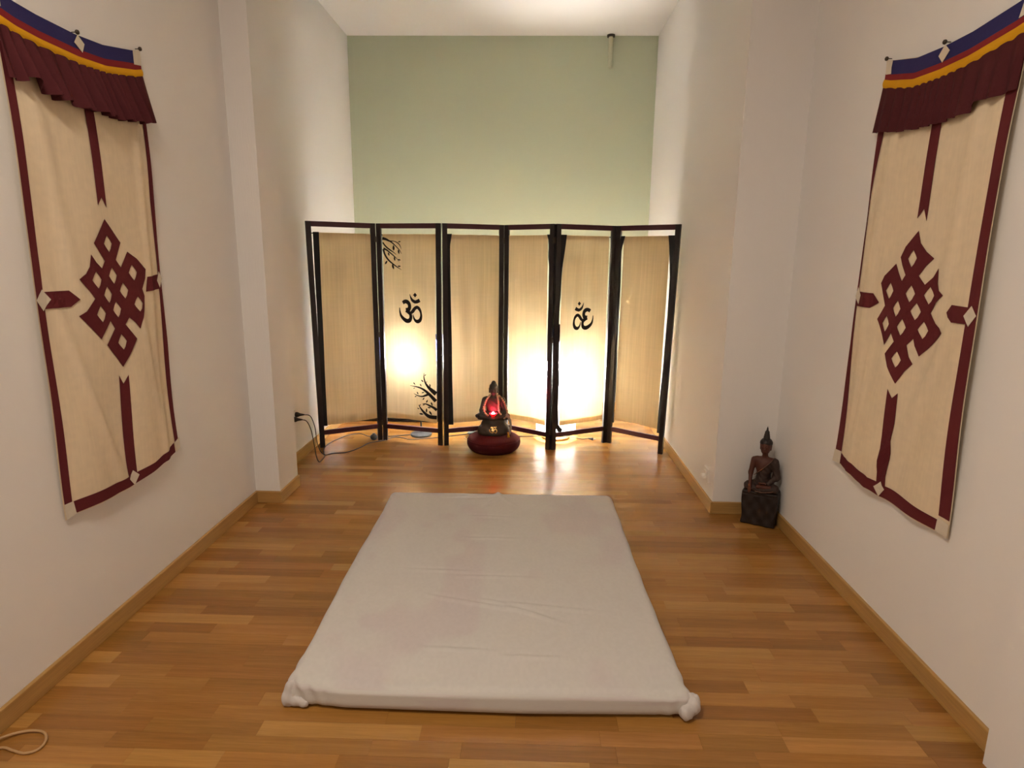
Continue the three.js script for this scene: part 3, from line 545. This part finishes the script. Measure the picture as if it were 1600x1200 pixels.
// ---------------------------------------------------------------- mattress
{
  const T = thing('mattress', 'low mattress under a wrinkled white sheet on the floor', 'mattress', [-0.13, 0, -2.65]);
  const Hm = 0.105, r = 0.034;
  const ridges = [[-0.38, -2.32, -0.02, -2.23, 0.0045], [-0.29, -2.49, 0.02, -2.49, 0.003], [-0.31, -3.14, -0.09, -3.13, 0.003], [-0.13, -2.29, 0.14, -2.16, 0.004], [-0.07, -1.94, 0.13, -1.94, 0.003], [-0.36, -1.98, -0.11, -1.965, 0.003], [-0.53, -2.54, -0.27, -2.53, 0.0025], [-0.28, -2.87, -0.06, -2.87, 0.003], [-0.16, -3.44, -0.24, -3.3, 0.004], [-0.16, -3.44, -0.08, -3.32, 0.004], [-0.17, -3.44, -0.45, -3.40, 0.0035], [-0.19, -2.30, 0.30, -2.24, 0.0025]];
  const bump = (x, z) => {
    let h = 0.006 * (vnoise(x * 2.2 + 9, z * 2.2 + 19, 64, 64, 51) - 0.5) + 0.003 * (vnoise(x * 7 + 9, z * 9 + 39, 64, 64, 52) - 0.5);
    for (const [x0, z0, x1, z1, a] of ridges) {
      const dx = x1 - x0, dz = z1 - z0, t = ((x - x0) * dx + (z - z0) * dz) / (dx * dx + dz * dz), u = clamp(t), e = (x - x0 - dx * t) * dz / len(dx, dz) - (z - z0 - dz * t) * dx / len(dx, dz);
      h += 1.7 * a * Math.exp(-((e / 0.010) ** 2)) * smooth(-0.25, 0.3, t) * smooth(1.25, 0.7, t) - 1.1 * a * Math.exp(-(((e - 0.018) / 0.010) ** 2)) * smooth(-0.25, 0.3, t) * smooth(1.25, 0.7, t);
    }
    h += 0.016 * Math.exp(-(((x + 0.173) / 0.02) ** 2 + ((z + 3.455) / 0.015) ** 2));
    return h;
  };
  const zF = curve1([[-0.80, -1.795], [-0.6, -1.772], [0, -1.768], [0.5, -1.785], [0.58, -1.80]]);
  const g = new THREE.BoxGeometry(1, 1, 1, 150, 12, 190);
  const geo = strip(g).index ? g : g;
  warp(g, (a, b, c) => {
    // rounded box in real size, then the plan of the mattress
    const w = 1.33, d = 1.70, p = [a * w, b * Hm, c * d], q = [w / 2 - r, Hm / 2 - r, d / 2 - r].map((m, i) => clamp(p[i], -m, m)), v = p.map((x, i) => x - q[i]), l = len(...v);
    if (l > 0) { const mx = Math.max(...v.map(Math.abs)); const k = r / l * (mx / r); for (let i = 0; i < 3; i++) p[i] = q[i] + v[i] * k; }
    const s = p[0] / w + 0.5, t = p[2] / d + 0.5, y = p[1] / Hm + 0.5;
    const xl = lerp(-0.822, -0.800, t) + 0.004 * Math.sin(t * 9), xr = lerp(0.506, 0.545, t) + 0.003 * Math.sin(t * 7 + 1);
    let x = lerp(xl, xr, s), z = lerp(-3.475 - 0.022 * s, 0, 1 - 1); z = lerp(-3.478 - 0.03 * s, zF(x), t);
    const top = smooth(0.55, 0.95, y);
    let yy = 0.002 + p[1] + Hm / 2 + top * bump(x, z) + 0.008 * smooth(0.9, 1, t) * Math.sin(s * 3) * top * 0.4;
    // the sheet sags over the front edge and gathers at the front corners
    const front = smooth(0.93, 1.0, t), fl = Math.exp(-(((x + 0.79) / 0.09) ** 2)), fr = Math.exp(-(((x - 0.54) / 0.07) ** 2));
    yy -= top * 0.016 * smooth(0.88, 1, t) * (1 - fl * 0.5);
    x -= 0.008 * fl * smooth(0.86, 1, t) * (0.6 + 0.5 * Math.sin(z * 80 + y * 5)); x += 0.014 * fr * smooth(0.88, 1, t) * (0.7 + 0.4 * Math.sin(z * 70 + y * 4));
    z += 0.007 * front * fl * Math.sin(x * 130 + y * 6) + 0.004 * front * fr * Math.sin(x * 120);
    x += (1 - top) * 0.004 * Math.sin(z * 22 + y * 3) * (s < 0.1 || s > 0.9 ? 1 : 0);
    return [x - T.position.x, Math.max(yy, 0.002), z - T.position.z];
  });
  const blot = texture(512, 512, (u, v) => { const n = vnoise(u * 5, v * 5, 5, 5, 61) * 0.6 + vnoise(u * 14, v * 14, 14, 14, 62) * 0.4, k = smooth(0.52, 0.72, n), w = 0.02 * (vnoise(u * 140, v * 140, 140, 140, 63) - 0.5); return [0.915 - 0.012 * k + w, 0.905 - 0.030 * k + w, 0.885 - 0.018 * k + w]; }, true);
  const SHEET = std(lin(0.74, 0.735, 0.74), 0.95, { map: blot });
  const body = mesh('sheet', mergeVertices((() => { const q = g; q.deleteAttribute('normal'); return q; })(), 1e-5), SHEET, T);
  body.geometry.computeVertexNormals();
  // gathered cloth at the front corners
  const knob = sdf((x, y, z) => {
    let d = sEll(x, y, z, [0.01, 0.05, 0.0], [0.046, 0.036, 0.045]);
    d = smin(d, sEll(x, y, z, [-0.03, 0.035, 0.02], [0.04, 0.033, 0.05]), 0.02);
    d = smin(d, sCap(x, y, z, [0.03, 0.07, -0.02], [-0.04, 0.085, -0.04], 0.018, 0.012), 0.02);
    d = smax(d, -sCap(x, y, z, [-0.02, 0.05, 0.075], [0.0, 0.015, 0.07], 0.014, 0.01), 0.02);
    return Math.max(d + 0.0025 * Math.sin(x * 150 + y * 90) * Math.sin(z * 110), 0.002 - y);
  }, [0, 0.05, 0.01], 0.1, 56);
  knob.scale(0.58, 0.86, 0.58);
  knob.setAttribute('uv', new THREE.BufferAttribute(new Float32Array(knob.attributes.position.count * 2), 2));
  mesh('gathered_corner', knob, SHEET, T).position.set(0.556 - T.position.x, 0, -1.802 - T.position.z);
  const fold = sdf((x, y, z) => {
    let d = sCap(x, y, z, [-0.045, 0.03, -0.02], [0.05, 0.02, -0.002], 0.026, 0.014);
    d = smin(d, sCap(x, y, z, [-0.045, 0.03, -0.02], [-0.02, 0.07, -0.04], 0.024, 0.02), 0.02);
    d = smin(d, sCap(x, y, z, [-0.035, 0.07, -0.03], [-0.02, 0.08, -0.09], 0.02, 0.012), 0.02);
    d = smax(d, -sCap(x, y, z, [-0.022, 0.05, 0.016], [0.02, 0.024, 0.03], 0.011, 0.006), 0.008);
    return Math.max(d + 0.002 * Math.sin(x * 140) * Math.sin(z * 120 + y * 80), 0.002 - y);
  }, [0, 0.05, -0.01], 0.1, 56);
  fold.setAttribute('uv', new THREE.BufferAttribute(new Float32Array(fold.attributes.position.count * 2), 2));
  fold.scale(0.7, 0.95, 0.7);
  mesh('gathered_corner', fold, SHEET, T).position.set(-0.768 - T.position.x, 0, -1.785 - T.position.z);
}

// ---------------------------------------------------------------- dark statue on the maroon cushion
{
  const cx = -0.272, cz = -4.665;
  const C = thing('floor_cushion', 'round maroon floor cushion under the dark seated statue', 'cushion', [cx, 0, cz]);
  const CU = fab(0.072, 0.010, 0.014);
  const prof = [[0, 0.001], [0.15, 0.001], [0.178, 0.012], [0.2, 0.034], [0.21, 0.062], [0.206, 0.088], [0.188, 0.112], [0.15, 0.128], [0.1, 0.134], [0, 0.132]];
  mesh('cover', warp(lathe(new THREE.SplineCurve(prof.map((p) => new THREE.Vector2(...p))).getPoints(40).map((p) => [Math.max(p.x, 0), Math.max(p.y, 0.001)]), 96), (x, y, z) => { const a = Math.atan2(z, x), k = 1 + 0.007 * Math.sin(a * 30) * smooth(0.06, 0.12, Math.abs(y - 0.065) + 0.05) + 0.012 * Math.sin(a * 3 + 1); return [x * k, y, z * k]; }), CU, C);
  mesh('seam', (() => { const t = new THREE.TorusGeometry(0.206, 0.0035, 6, 96); t.rotateX(Math.PI / 2); t.translate(0, 0.094, 0); return t; })(), CU, C);
  const y0 = 0.131, S = thing('meditating_statue', 'dark seated statue with bead necklaces and red glow on a maroon cushion', 'statue', [cx, y0, cz], 0);
  const STONE = std(lin(0.042, 0.036, 0.026), 0.55, { bumpMap: plasterBump, bumpScale: 0.0006 });
  const RED_LIT_GARB = std(lin(0.085, 0.03, 0.025), 0.7);  // red glow of the lap lamp painted into the chest colour
  mesh('plinth', sdf((x, y, z) => {
    let d = sEll(x, y, z, [0, 0.022, 0], [0.126, 0.045, 0.10]);
    d = smin(d, sEll(x, y, z, [0, 0.075, -0.005], [0.098, 0.07, 0.085]), 0.035);
    d = smin(d, sEll(x, y, z, [0.012, 0.115, 0], [0.078, 0.045, 0.075]), 0.03);
    d = smin(d, sCap(x, y, z, [-0.085, 0.05, 0.035], [0.09, 0.06, 0.035], 0.03, 0.034), 0.03);
    d += 0.0016 * Math.sin(x * 60 + y * 90) * Math.sin(z * 50);
    return smax(d, -y + 0.0005, 0.006);
  }, [0, 0.07, 0], 0.15, 72), STONE, S);
  mesh('body', sdf((x, y, z) => {
    let d = sCap(x, y, z, [0, 0.14, -0.01], [0, 0.205, -0.012], 0.056, 0.05);                       // waist
    d = smin(d, sEll(x, y, z, [0, 0.248, -0.008], [0.066, 0.05, 0.042]), 0.03);                     // chest
    d = smin(d, sCap(x, y, z, [-0.052, 0.277, -0.008], [0.052, 0.277, -0.008], 0.023, 0.023), 0.02); // shoulders
    d = smin(d, sCap(x, y, z, [0, 0.28, -0.008], [0, 0.325, -0.004], 0.022, 0.02), 0.012);          // neck
    for (const s of [-1, 1]) {
      d = smin(d, sCap(x, y, z, [s * 0.07, 0.272, -0.008], [s * 0.094, 0.19, 0.012], 0.022, 0.018), 0.012);
      d = smin(d, sCap(x, y, z, [s * 0.094, 0.19, 0.012], [s * 0.022, 0.165, 0.062], 0.017, 0.012), 0.008);
      d = smin(d, sCap(x, y, z, [s * 0.03, 0.145, 0.0], [s * 0.103, 0.15, 0.035], 0.036, 0.026), 0.02);  // thigh
      d = smin(d, sCap(x, y, z, [s * 0.103, 0.15, 0.035], [s * -0.01, 0.14, 0.07], 0.024, 0.018), 0.014); // shin
      for (let k = 0; k < 4; k++) d = smin(d, sCap(x, y, z, [s * 0.02, 0.16 + 0.002 * k, 0.062 + 0.004 * k], [s * -0.012, 0.158 + 0.002 * k, 0.069 + 0.005 * k], 0.0048, 0.0036), 0.004);
    }
    return d;
  }, [0, 0.225, 0.0], 0.135, 88), STONE, S);
  const head = sdf((x, y, z) => {
    let d = sEll(x, y, z, [0, 0.358, 0.004], [0.030, 0.041, 0.034]);
    d = smin(d, sEll(x, y, z, [0, 0.335, 0.014], [0.020, 0.018, 0.020]), 0.015);
    d = smin(d, sEll(x, y, z, [0, 0.377, -0.004], [0.034, 0.03, 0.035]), 0.008);                    // hair
    d = smin(d, sEll(x, y, z, [0, 0.405, -0.006], [0.018, 0.02, 0.018]), 0.01);                      // top knot
    d = smin(d, sCap(x, y, z, [0, 0.365, 0.037], [0, 0.349, 0.042], 0.0035, 0.0055), 0.006);        // nose
    d = smin(d, sCap(x, y, z, [-0.007, 0.338, 0.036], [0.007, 0.338, 0.036], 0.003, 0.003), 0.003);  // lips
    for (const s of [-1, 1]) {
      d = smax(d, -sEll(x, y, z, [s * 0.012, 0.363, 0.041], [0.008, 0.005, 0.006]), 0.004);
      d = smin(d, sEll(x, y, z, [s * 0.012, 0.362, 0.034], [0.007, 0.004, 0.004]), 0.002);
      d = smin(d, sCap(x, y, z, [s * 0.033, 0.366, 0.0], [s * 0.032, 0.335, 0.002], 0.005, 0.006), 0.004);
    }
    return d + 0.0008 * smooth(0.372, 0.385, y) * Math.sin(x * 420) * Math.sin(y * 420) * Math.sin(z * 420);
  }, [0, 0.37, 0], 0.068, 80);
  mesh('head', head, STONE, S);
  mesh('red_lit_garment', sdf((x, y, z) => {
    let d = smin(sCap(x, y, z, [0, 0.14, -0.01], [0, 0.205, -0.012], 0.0585, 0.0525), sEll(x, y, z, [0, 0.248, -0.008], [0.0685, 0.0525, 0.045]), 0.03);
    d = smin(d, sCap(x, y, z, [-0.052, 0.277, -0.008], [0.052, 0.277, -0.008], 0.0255, 0.0255), 0.02);
    return smax(d + 0.001 * Math.sin(x * 120 + y * 160), Math.max(y - 0.292, 0.165 - y, len(x, (y - 0.30) * 0.9) - 0.115), 0.003);
  }, [0, 0.225, 0], 0.1, 64), RED_LIT_GARB, S, 'chest cloth with the red lamp glow painted into its colour');
  // gold om sign on the plinth
  const GOLD = std(lin(0.72, 0.5, 0.18), 0.35, { metalness: 0.7 });
  const om = [[[488, 322, 44], [605, 288, 50], [676, 385, 42], [640, 482, 50], [570, 488, 46]], [[575, 500, 40], [697, 600, 38], [665, 748, 46], [590, 760, 48], [432, 640, 34], [393, 440, 14]], [[690, 575, 34], [815, 450, 40], [880, 418, 40], [985, 560, 32], [945, 740, 42], [875, 765, 40], [778, 655, 22]], [[690, 98, 10], [760, 250, 34], [830, 287, 40], [955, 240, 40]]];
  const k = 0.000084;
  mesh('om_sign', mergeGeometries(om.map((q) => warp(stroke(q.map(([x, y, h]) => [(x - 695) * k * 1.15, 0.058 - (y - 470) * k, h * k * 1.2])), (x, y, z) => [x + 0.003, y, z * 6 + 0.0965 - 3.2 * x * x + (y < 0.045 ? 0.0 : -0.45 * (y - 0.045))]))), GOLD, S, 'gold om sign');
  // necklaces of beads
  const strand = (name, label, pts, n, r, col) => {
    const c = new THREE.CatmullRomCurve3(pts.map(V)), gs = [];
    for (let i = 0; i <= n; i++) { const p = c.getPointAt(i / n), s = new THREE.SphereGeometry(r, 10, 8); s.translate(p.x + cx, p.y + y0, p.z + cz); gs.push(s); }
    gs.push(new THREE.TubeGeometry(new THREE.CatmullRomCurve3(pts.map((p) => V([p[0] + cx, p[1] + y0, p[2] + cz]))), 60, 0.0012, 5));
    return tag(mesh(name, mergeGeometries(gs.map(strip)), std(col, 0.5)), label, 'necklace');
  };
  strand('bead_necklace', 'pale bead strand hanging down the left side of the dark statue', [[-0.028, 0.308, -0.01], [-0.045, 0.295, 0.03], [-0.062, 0.262, 0.043], [-0.072, 0.225, 0.05], [-0.07, 0.197, 0.056], [-0.058, 0.176, 0.064], [-0.04, 0.170, 0.085]], 12, 0.0084, lin(0.56, 0.40, 0.27));
  strand('bead_necklace', 'pale bead strand hanging down the chest of the dark statue on the right', [[0.026, 0.31, -0.006], [0.036, 0.296, 0.032], [0.042, 0.262, 0.046], [0.043, 0.225, 0.05], [0.047, 0.195, 0.058], [0.058, 0.176, 0.068]], 11, 0.0084, lin(0.56, 0.42, 0.27));
  strand('bead_necklace', 'brown bead strand hanging over the right arm of the dark statue', [[0.03, 0.308, -0.016], [0.058, 0.30, 0.026], [0.084, 0.262, 0.032], [0.1, 0.22, 0.038], [0.108, 0.185, 0.042], [0.104, 0.16, 0.066], [0.088, 0.146, 0.08]], 15, 0.0078, lin(0.36, 0.23, 0.13));
  // ribbon and tassel at the right
  tag(mesh('grey_ribbon', warp(grid(4, 40, (u, v) => [u, v, 0]), (u, v) => {
    const c = [[0.103, 0.178, 0.066], [0.124, 0.150, 0.078], [0.136, 0.105, 0.084], [0.137, 0.06, 0.088], [0.128, 0.02, 0.094]], q = new THREE.CatmullRomCurve3(c.map(V)).getPoint(v); return [q.x + cx + (u - 0.5) * 0.016, q.y + y0 + 0.012 * (u - 0.5), q.z + cz + 0.003 * Math.sin(v * 9)];
  }), fab(0.34, 0.31, 0.25)), 'pale grey ribbon hanging down the right side of the dark plinth', 'ribbon');
  const ts = thing('yellow_tassel', 'small yellow tassel at the lower right of the dark plinth', 'tassel', [cx + 0.124, y0 + 0.003, cz + 0.102], 0.2);
  mesh('knot', new THREE.SphereGeometry(0.006, 12, 8).translate(-0.004, 0.032, -0.004), fab(0.7, 0.42, 0.05), ts);
  mesh('fringe', lathe([[0, 0], [0.011, 0.0005], [0.008, 0.016], [0.004, 0.028], [0, 0.029]], 14).rotateZ(0.15), fab(0.72, 0.42, 0.03), ts);
  const kn = thing('dark_knob', 'small dark knob shaped object by the left knee of the dark statue', 'ornament', [cx - 0.112, y0 + 0.152, cz + 0.058], 0.2);  // dark knob of unclear kind beside the left knee
  mesh('body', lathe([[0, 0], [0.012, 0.002], [0.016, 0.012], [0.013, 0.022], [0.005, 0.028], [0, 0.029]], 20).rotateZ(1.1), std(lin(0.012, 0.012, 0.012), 0.4), kn);
  mesh('handle', new THREE.CylinderGeometry(0.004, 0.0055, 0.05, 10).rotateZ(1.1).translate(0.022, 0.0, -0.004), std(lin(0.012, 0.012, 0.012), 0.4), kn);
  // small red lamp in the lap
  const L = thing('red_candle_lamp', 'small red glowing lamp held in the lap of the dark statue', 'lamp', [cx + 0.002, y0 + 0.168, cz + 0.088]);
  const glow = lin(1, 0.02, 0.06);
  const shell = new THREE.MeshPhysicalMaterial({ color: lin(0.9, 0.03, 0.08), roughness: 0.9, transmission: 0.6, thickness: 0, side: THREE.DoubleSide });
  mesh('bowl', lathe([[0, 0], [0.014, 0], [0.022, 0.008], [0.027, 0.018], [0.025, 0.019], [0.02, 0.01], [0.012, 0.003], [0, 0.003]], 28), shell, L);
  for (let k2 = 0; k2 < 7; k2++) {
    const a = k2 * 2 * Math.PI / 7 + 0.3;
    mesh('petal', grid(4, 6, (u, v) => { const w = (u - 0.5) * 0.022 * Math.sin(Math.PI * (0.15 + 0.85 * (1 - v))), rad = 0.016 + 0.016 * v; return [Math.cos(a) * rad - Math.sin(a) * w, 0.004 + 0.016 * v + 0.002 * (1 - (2 * u - 1) ** 2), Math.sin(a) * rad + Math.cos(a) * w]; }), shell, L);
  }
  const fl = mesh('flame', lathe([[0, 0.003], [0.0125, 0.005], [0.016, 0.013], [0.0115, 0.021], [0.004, 0.031], [0, 0.034]], 20), new THREE.MeshStandardMaterial({ color: 0xffffff, emissive: lin(1, 0.42, 0.55), emissiveIntensity: 7 }), L);
  const pl = new THREE.PointLight(glow, 0.035, 0, 2); pl.position.set(0, 0.014, 0); pl.castShadow = true; pl.shadow.radius = 0.4; L.add(pl);
}

// ---------------------------------------------------------------- carved wooden statue in the right corner
{
  const S = thing('wooden_statue', 'carved wooden seated figure with a spired crown on a dark block in the right corner', 'statue', [1.352, 0, -3.383], -0.52);
  const DARK = std(lin(0.019, 0.009, 0.007), 0.6, { map: grain }), SKIN = std(lin(0.085, 0.024, 0.013), 0.6), ROBE = std(lin(0.036, 0.018, 0.013), 0.65), HAIR = std(lin(0.012, 0.008, 0.008), 0.5), TRIM = std(lin(0.14, 0.07, 0.045), 0.5);
  // block with a carved front
  mesh('block', sdf((x, y, z) => {
    const q = [Math.abs(x) - 0.094 + 0.004 * Math.sin(y * 30), Math.abs(y - 0.103) - 0.101, Math.abs(z) - 0.062], m = q.map((v) => Math.max(v + 0.008, 0));
    let d = Math.min(Math.max(...q.map((v) => v + 0.008)), 0) + len(...m) - 0.008;
    d += 0.0022 * Math.sin(x * 95) * Math.sin(y * 70 + 1) * smooth(0.05, 0.06, z);   // shallow carving on the front
    d = smax(d, -sCap(x, y, z, [-0.1, 0.185, 0.068], [0.1, 0.185, 0.068], 0.006, 0.006), 0.004);
    return Math.max(d, 0.001 - y);
  }, [0, 0.1, 0], 0.125, 84), DARK, S, 'dark carved block').geometry;
  const Y = 0.2;
  const arms = (x, y, z) => {
    // right arm reaches down over the knee, the left hand lies in the lap
    let d = smin(sCap(x, y, z, [-0.070, Y + 0.172, 0], [-0.082, Y + 0.10, 0.012], 0.0205, 0.0165), sCap(x, y, z, [-0.082, Y + 0.10, 0.012], [-0.074, Y + 0.045, 0.05], 0.0155, 0.011), 0.01);
    d = smin(d, sEll(x, y, z, [-0.072, Y + 0.032, 0.058], [0.0125, 0.018, 0.008]), 0.008);
    for (let k = 0; k < 4; k++) d = smin(d, sCap(x, y, z, [-0.0805 + k * 0.0055, Y + 0.024, 0.063], [-0.081 + k * 0.006, Y - 0.004 + (k === 0 || k === 3 ? 0.005 : 0), 0.066], 0.0032, 0.0026), 0.002);
    return d;
  };
  const torso = (x, y, z, e) => {
    let d = sCap(x, y, z, [0, Y + 0.03, -0.012], [0, Y + 0.1, -0.012], 0.052 + e, 0.043 + e);
    d = smin(d, sEll(x, y, z, [0, Y + 0.148, -0.008], [0.062 + e, 0.045 + e, 0.037 + e]), 0.03);
    return smin(d, sCap(x, y, z, [-0.052, Y + 0.175, -0.008], [0.052, Y + 0.175, -0.008], 0.021 + e, 0.021 + e), 0.018);
  };
  mesh('body', sdf((x, y, z) => {
    let d = torso(x, y, z, 0);
    d = smin(d, sCap(x, y, z, [0, Y + 0.18, -0.008], [0, Y + 0.222, -0.002], 0.02, 0.0185), 0.012);
    d = smin(d, arms(x, y, z), 0.008);
    // feet crossed in the lap
    d = smin(d, sCap(x, y, z, [0.06, Y + 0.034, 0.044], [-0.02, Y + 0.038, 0.066], 0.013, 0.012), 0.006);
    for (let k = 0; k < 4; k++) d = smin(d, sCap(x, y, z, [0.03, Y + 0.056 + 0.002 * k, 0.052 + 0.004 * k], [-0.012, Y + 0.056 + 0.002 * k, 0.058 + 0.004 * k], 0.0055, 0.0038), 0.004);
    return d;
  }, [0, Y + 0.11, 0.005], 0.125, 92).scale(0.8, 1, 1), SKIN, S, 'bare reddish brown skin');
  mesh('head', sdf((x, y, z) => {
    let d = sEll(x, y, z, [0, Y + 0.262, 0.004], [0.033, 0.044, 0.036]);
    d = smin(d, sEll(x, y, z, [0, Y + 0.236, 0.015], [0.02, 0.017, 0.02]), 0.014);
    d = smin(d, sCap(x, y, z, [0, Y + 0.268, 0.038], [0, Y + 0.251, 0.044], 0.0035, 0.006), 0.006);
    d = smin(d, sCap(x, y, z, [-0.008, Y + 0.239, 0.036], [0.008, Y + 0.239, 0.036], 0.0032, 0.0032), 0.003);
    for (const s of [-1, 1]) {
      d = smax(d, -sEll(x, y, z, [s * 0.013, Y + 0.265, 0.042], [0.0085, 0.005, 0.006]), 0.004);
      d = smin(d, sEll(x, y, z, [s * 0.013, Y + 0.2635, 0.035], [0.0075, 0.0045, 0.0045]), 0.002);
      d = smin(d, sCap(x, y, z, [s * 0.034, Y + 0.27, -0.002], [s * 0.032, Y + 0.244, 0.0], 0.004, 0.004), 0.004);
    }
    return d;
  }, [0, Y + 0.26, 0.005], 0.06, 76).scale(0.86, 1, 0.95), SKIN, S);
  mesh('hair', sdf((x, y, z) => {
    let d = sEll(x, y, z, [0, Y + 0.279, -0.004], [0.0385, 0.033, 0.040]);
    d = smax(d, Y + 0.276 - 0.25 * Math.max(-z, 0) - y, 0.004);
    return d + 0.0012 * Math.sin(x * 300) * Math.sin(y * 300) * Math.sin(z * 300);
  }, [0, Y + 0.285, 0], 0.06, 60).scale(0.88, 1, 0.95), HAIR, S);
  mesh('crown_spire', lathe([[0, Y + 0.3], [0.018, Y + 0.3], [0.0185, Y + 0.307], [0.0165, Y + 0.31], [0.0165, Y + 0.32], [0.0145, Y + 0.323], [0.0145, Y + 0.333], [0.0122, Y + 0.336], [0.0122, Y + 0.346], [0.0095, Y + 0.35], [0.0052, Y + 0.357], [0.0046, Y + 0.366], [0.0022, Y + 0.374], [0, Y + 0.38]], 24).scale(1.05, 1, 1.05), HAIR, S);
  mesh('robe', sdf((x, y, z) => {
    let t = torso(x, y, z, 0.0035);
    t = smax(t, (y - Y - 0.135) - 0.85 * (x + 0.005), 0.004);                   // bare right shoulder
    let d = smin(t, sCap(x, y, z, [0.072, Y + 0.172, 0], [0.092, Y + 0.095, 0.008], 0.026, 0.024), 0.012);
    d = smin(d, sCap(x, y, z, [0.092, Y + 0.095, 0.008], [0.045, Y + 0.058, 0.045], 0.022, 0.013), 0.012);
    for (const s of [-1, 1]) {
      d = smin(d, sCap(x, y, z, [s * 0.03, Y + 0.028, -0.005], [s * 0.092, Y + 0.026, 0.032], 0.033, 0.024), 0.016);
      d = smin(d, sCap(x, y, z, [s * 0.092, Y + 0.024, 0.032], [s * 0.0, Y + 0.017, 0.058], 0.0225, 0.0165), 0.012);
    }
    d += 0.0009 * Math.sin((x * 0.8 + y) * 210);
    d = smax(d, -arms(x, y, z) + 0.0005, 0.002);
    return Math.max(d, Y + 0.0005 - y);
  }, [0, Y + 0.1, 0.005], 0.13, 96).scale(0.8, 1, 1), ROBE, S, 'dark brown robe over the left shoulder');
  mesh('robe_trim', mergeGeometries([tube([[-0.058, Y + 0.092, 0.028], [-0.02, Y + 0.122, 0.041], [0.02, Y + 0.157, 0.04], [0.05, Y + 0.185, 0.022], [0.06, Y + 0.2, 0.0]], 0.0026, 30, 6), tube([[-0.03, Y + 0.013, 0.078], [0.02, Y + 0.012, 0.079], [0.07, Y + 0.018, 0.066], [0.1, Y + 0.024, 0.048]], 0.003, 24, 6)]).scale(0.8, 1, 1), TRIM, S);
}

renderer.render(scene, camera);
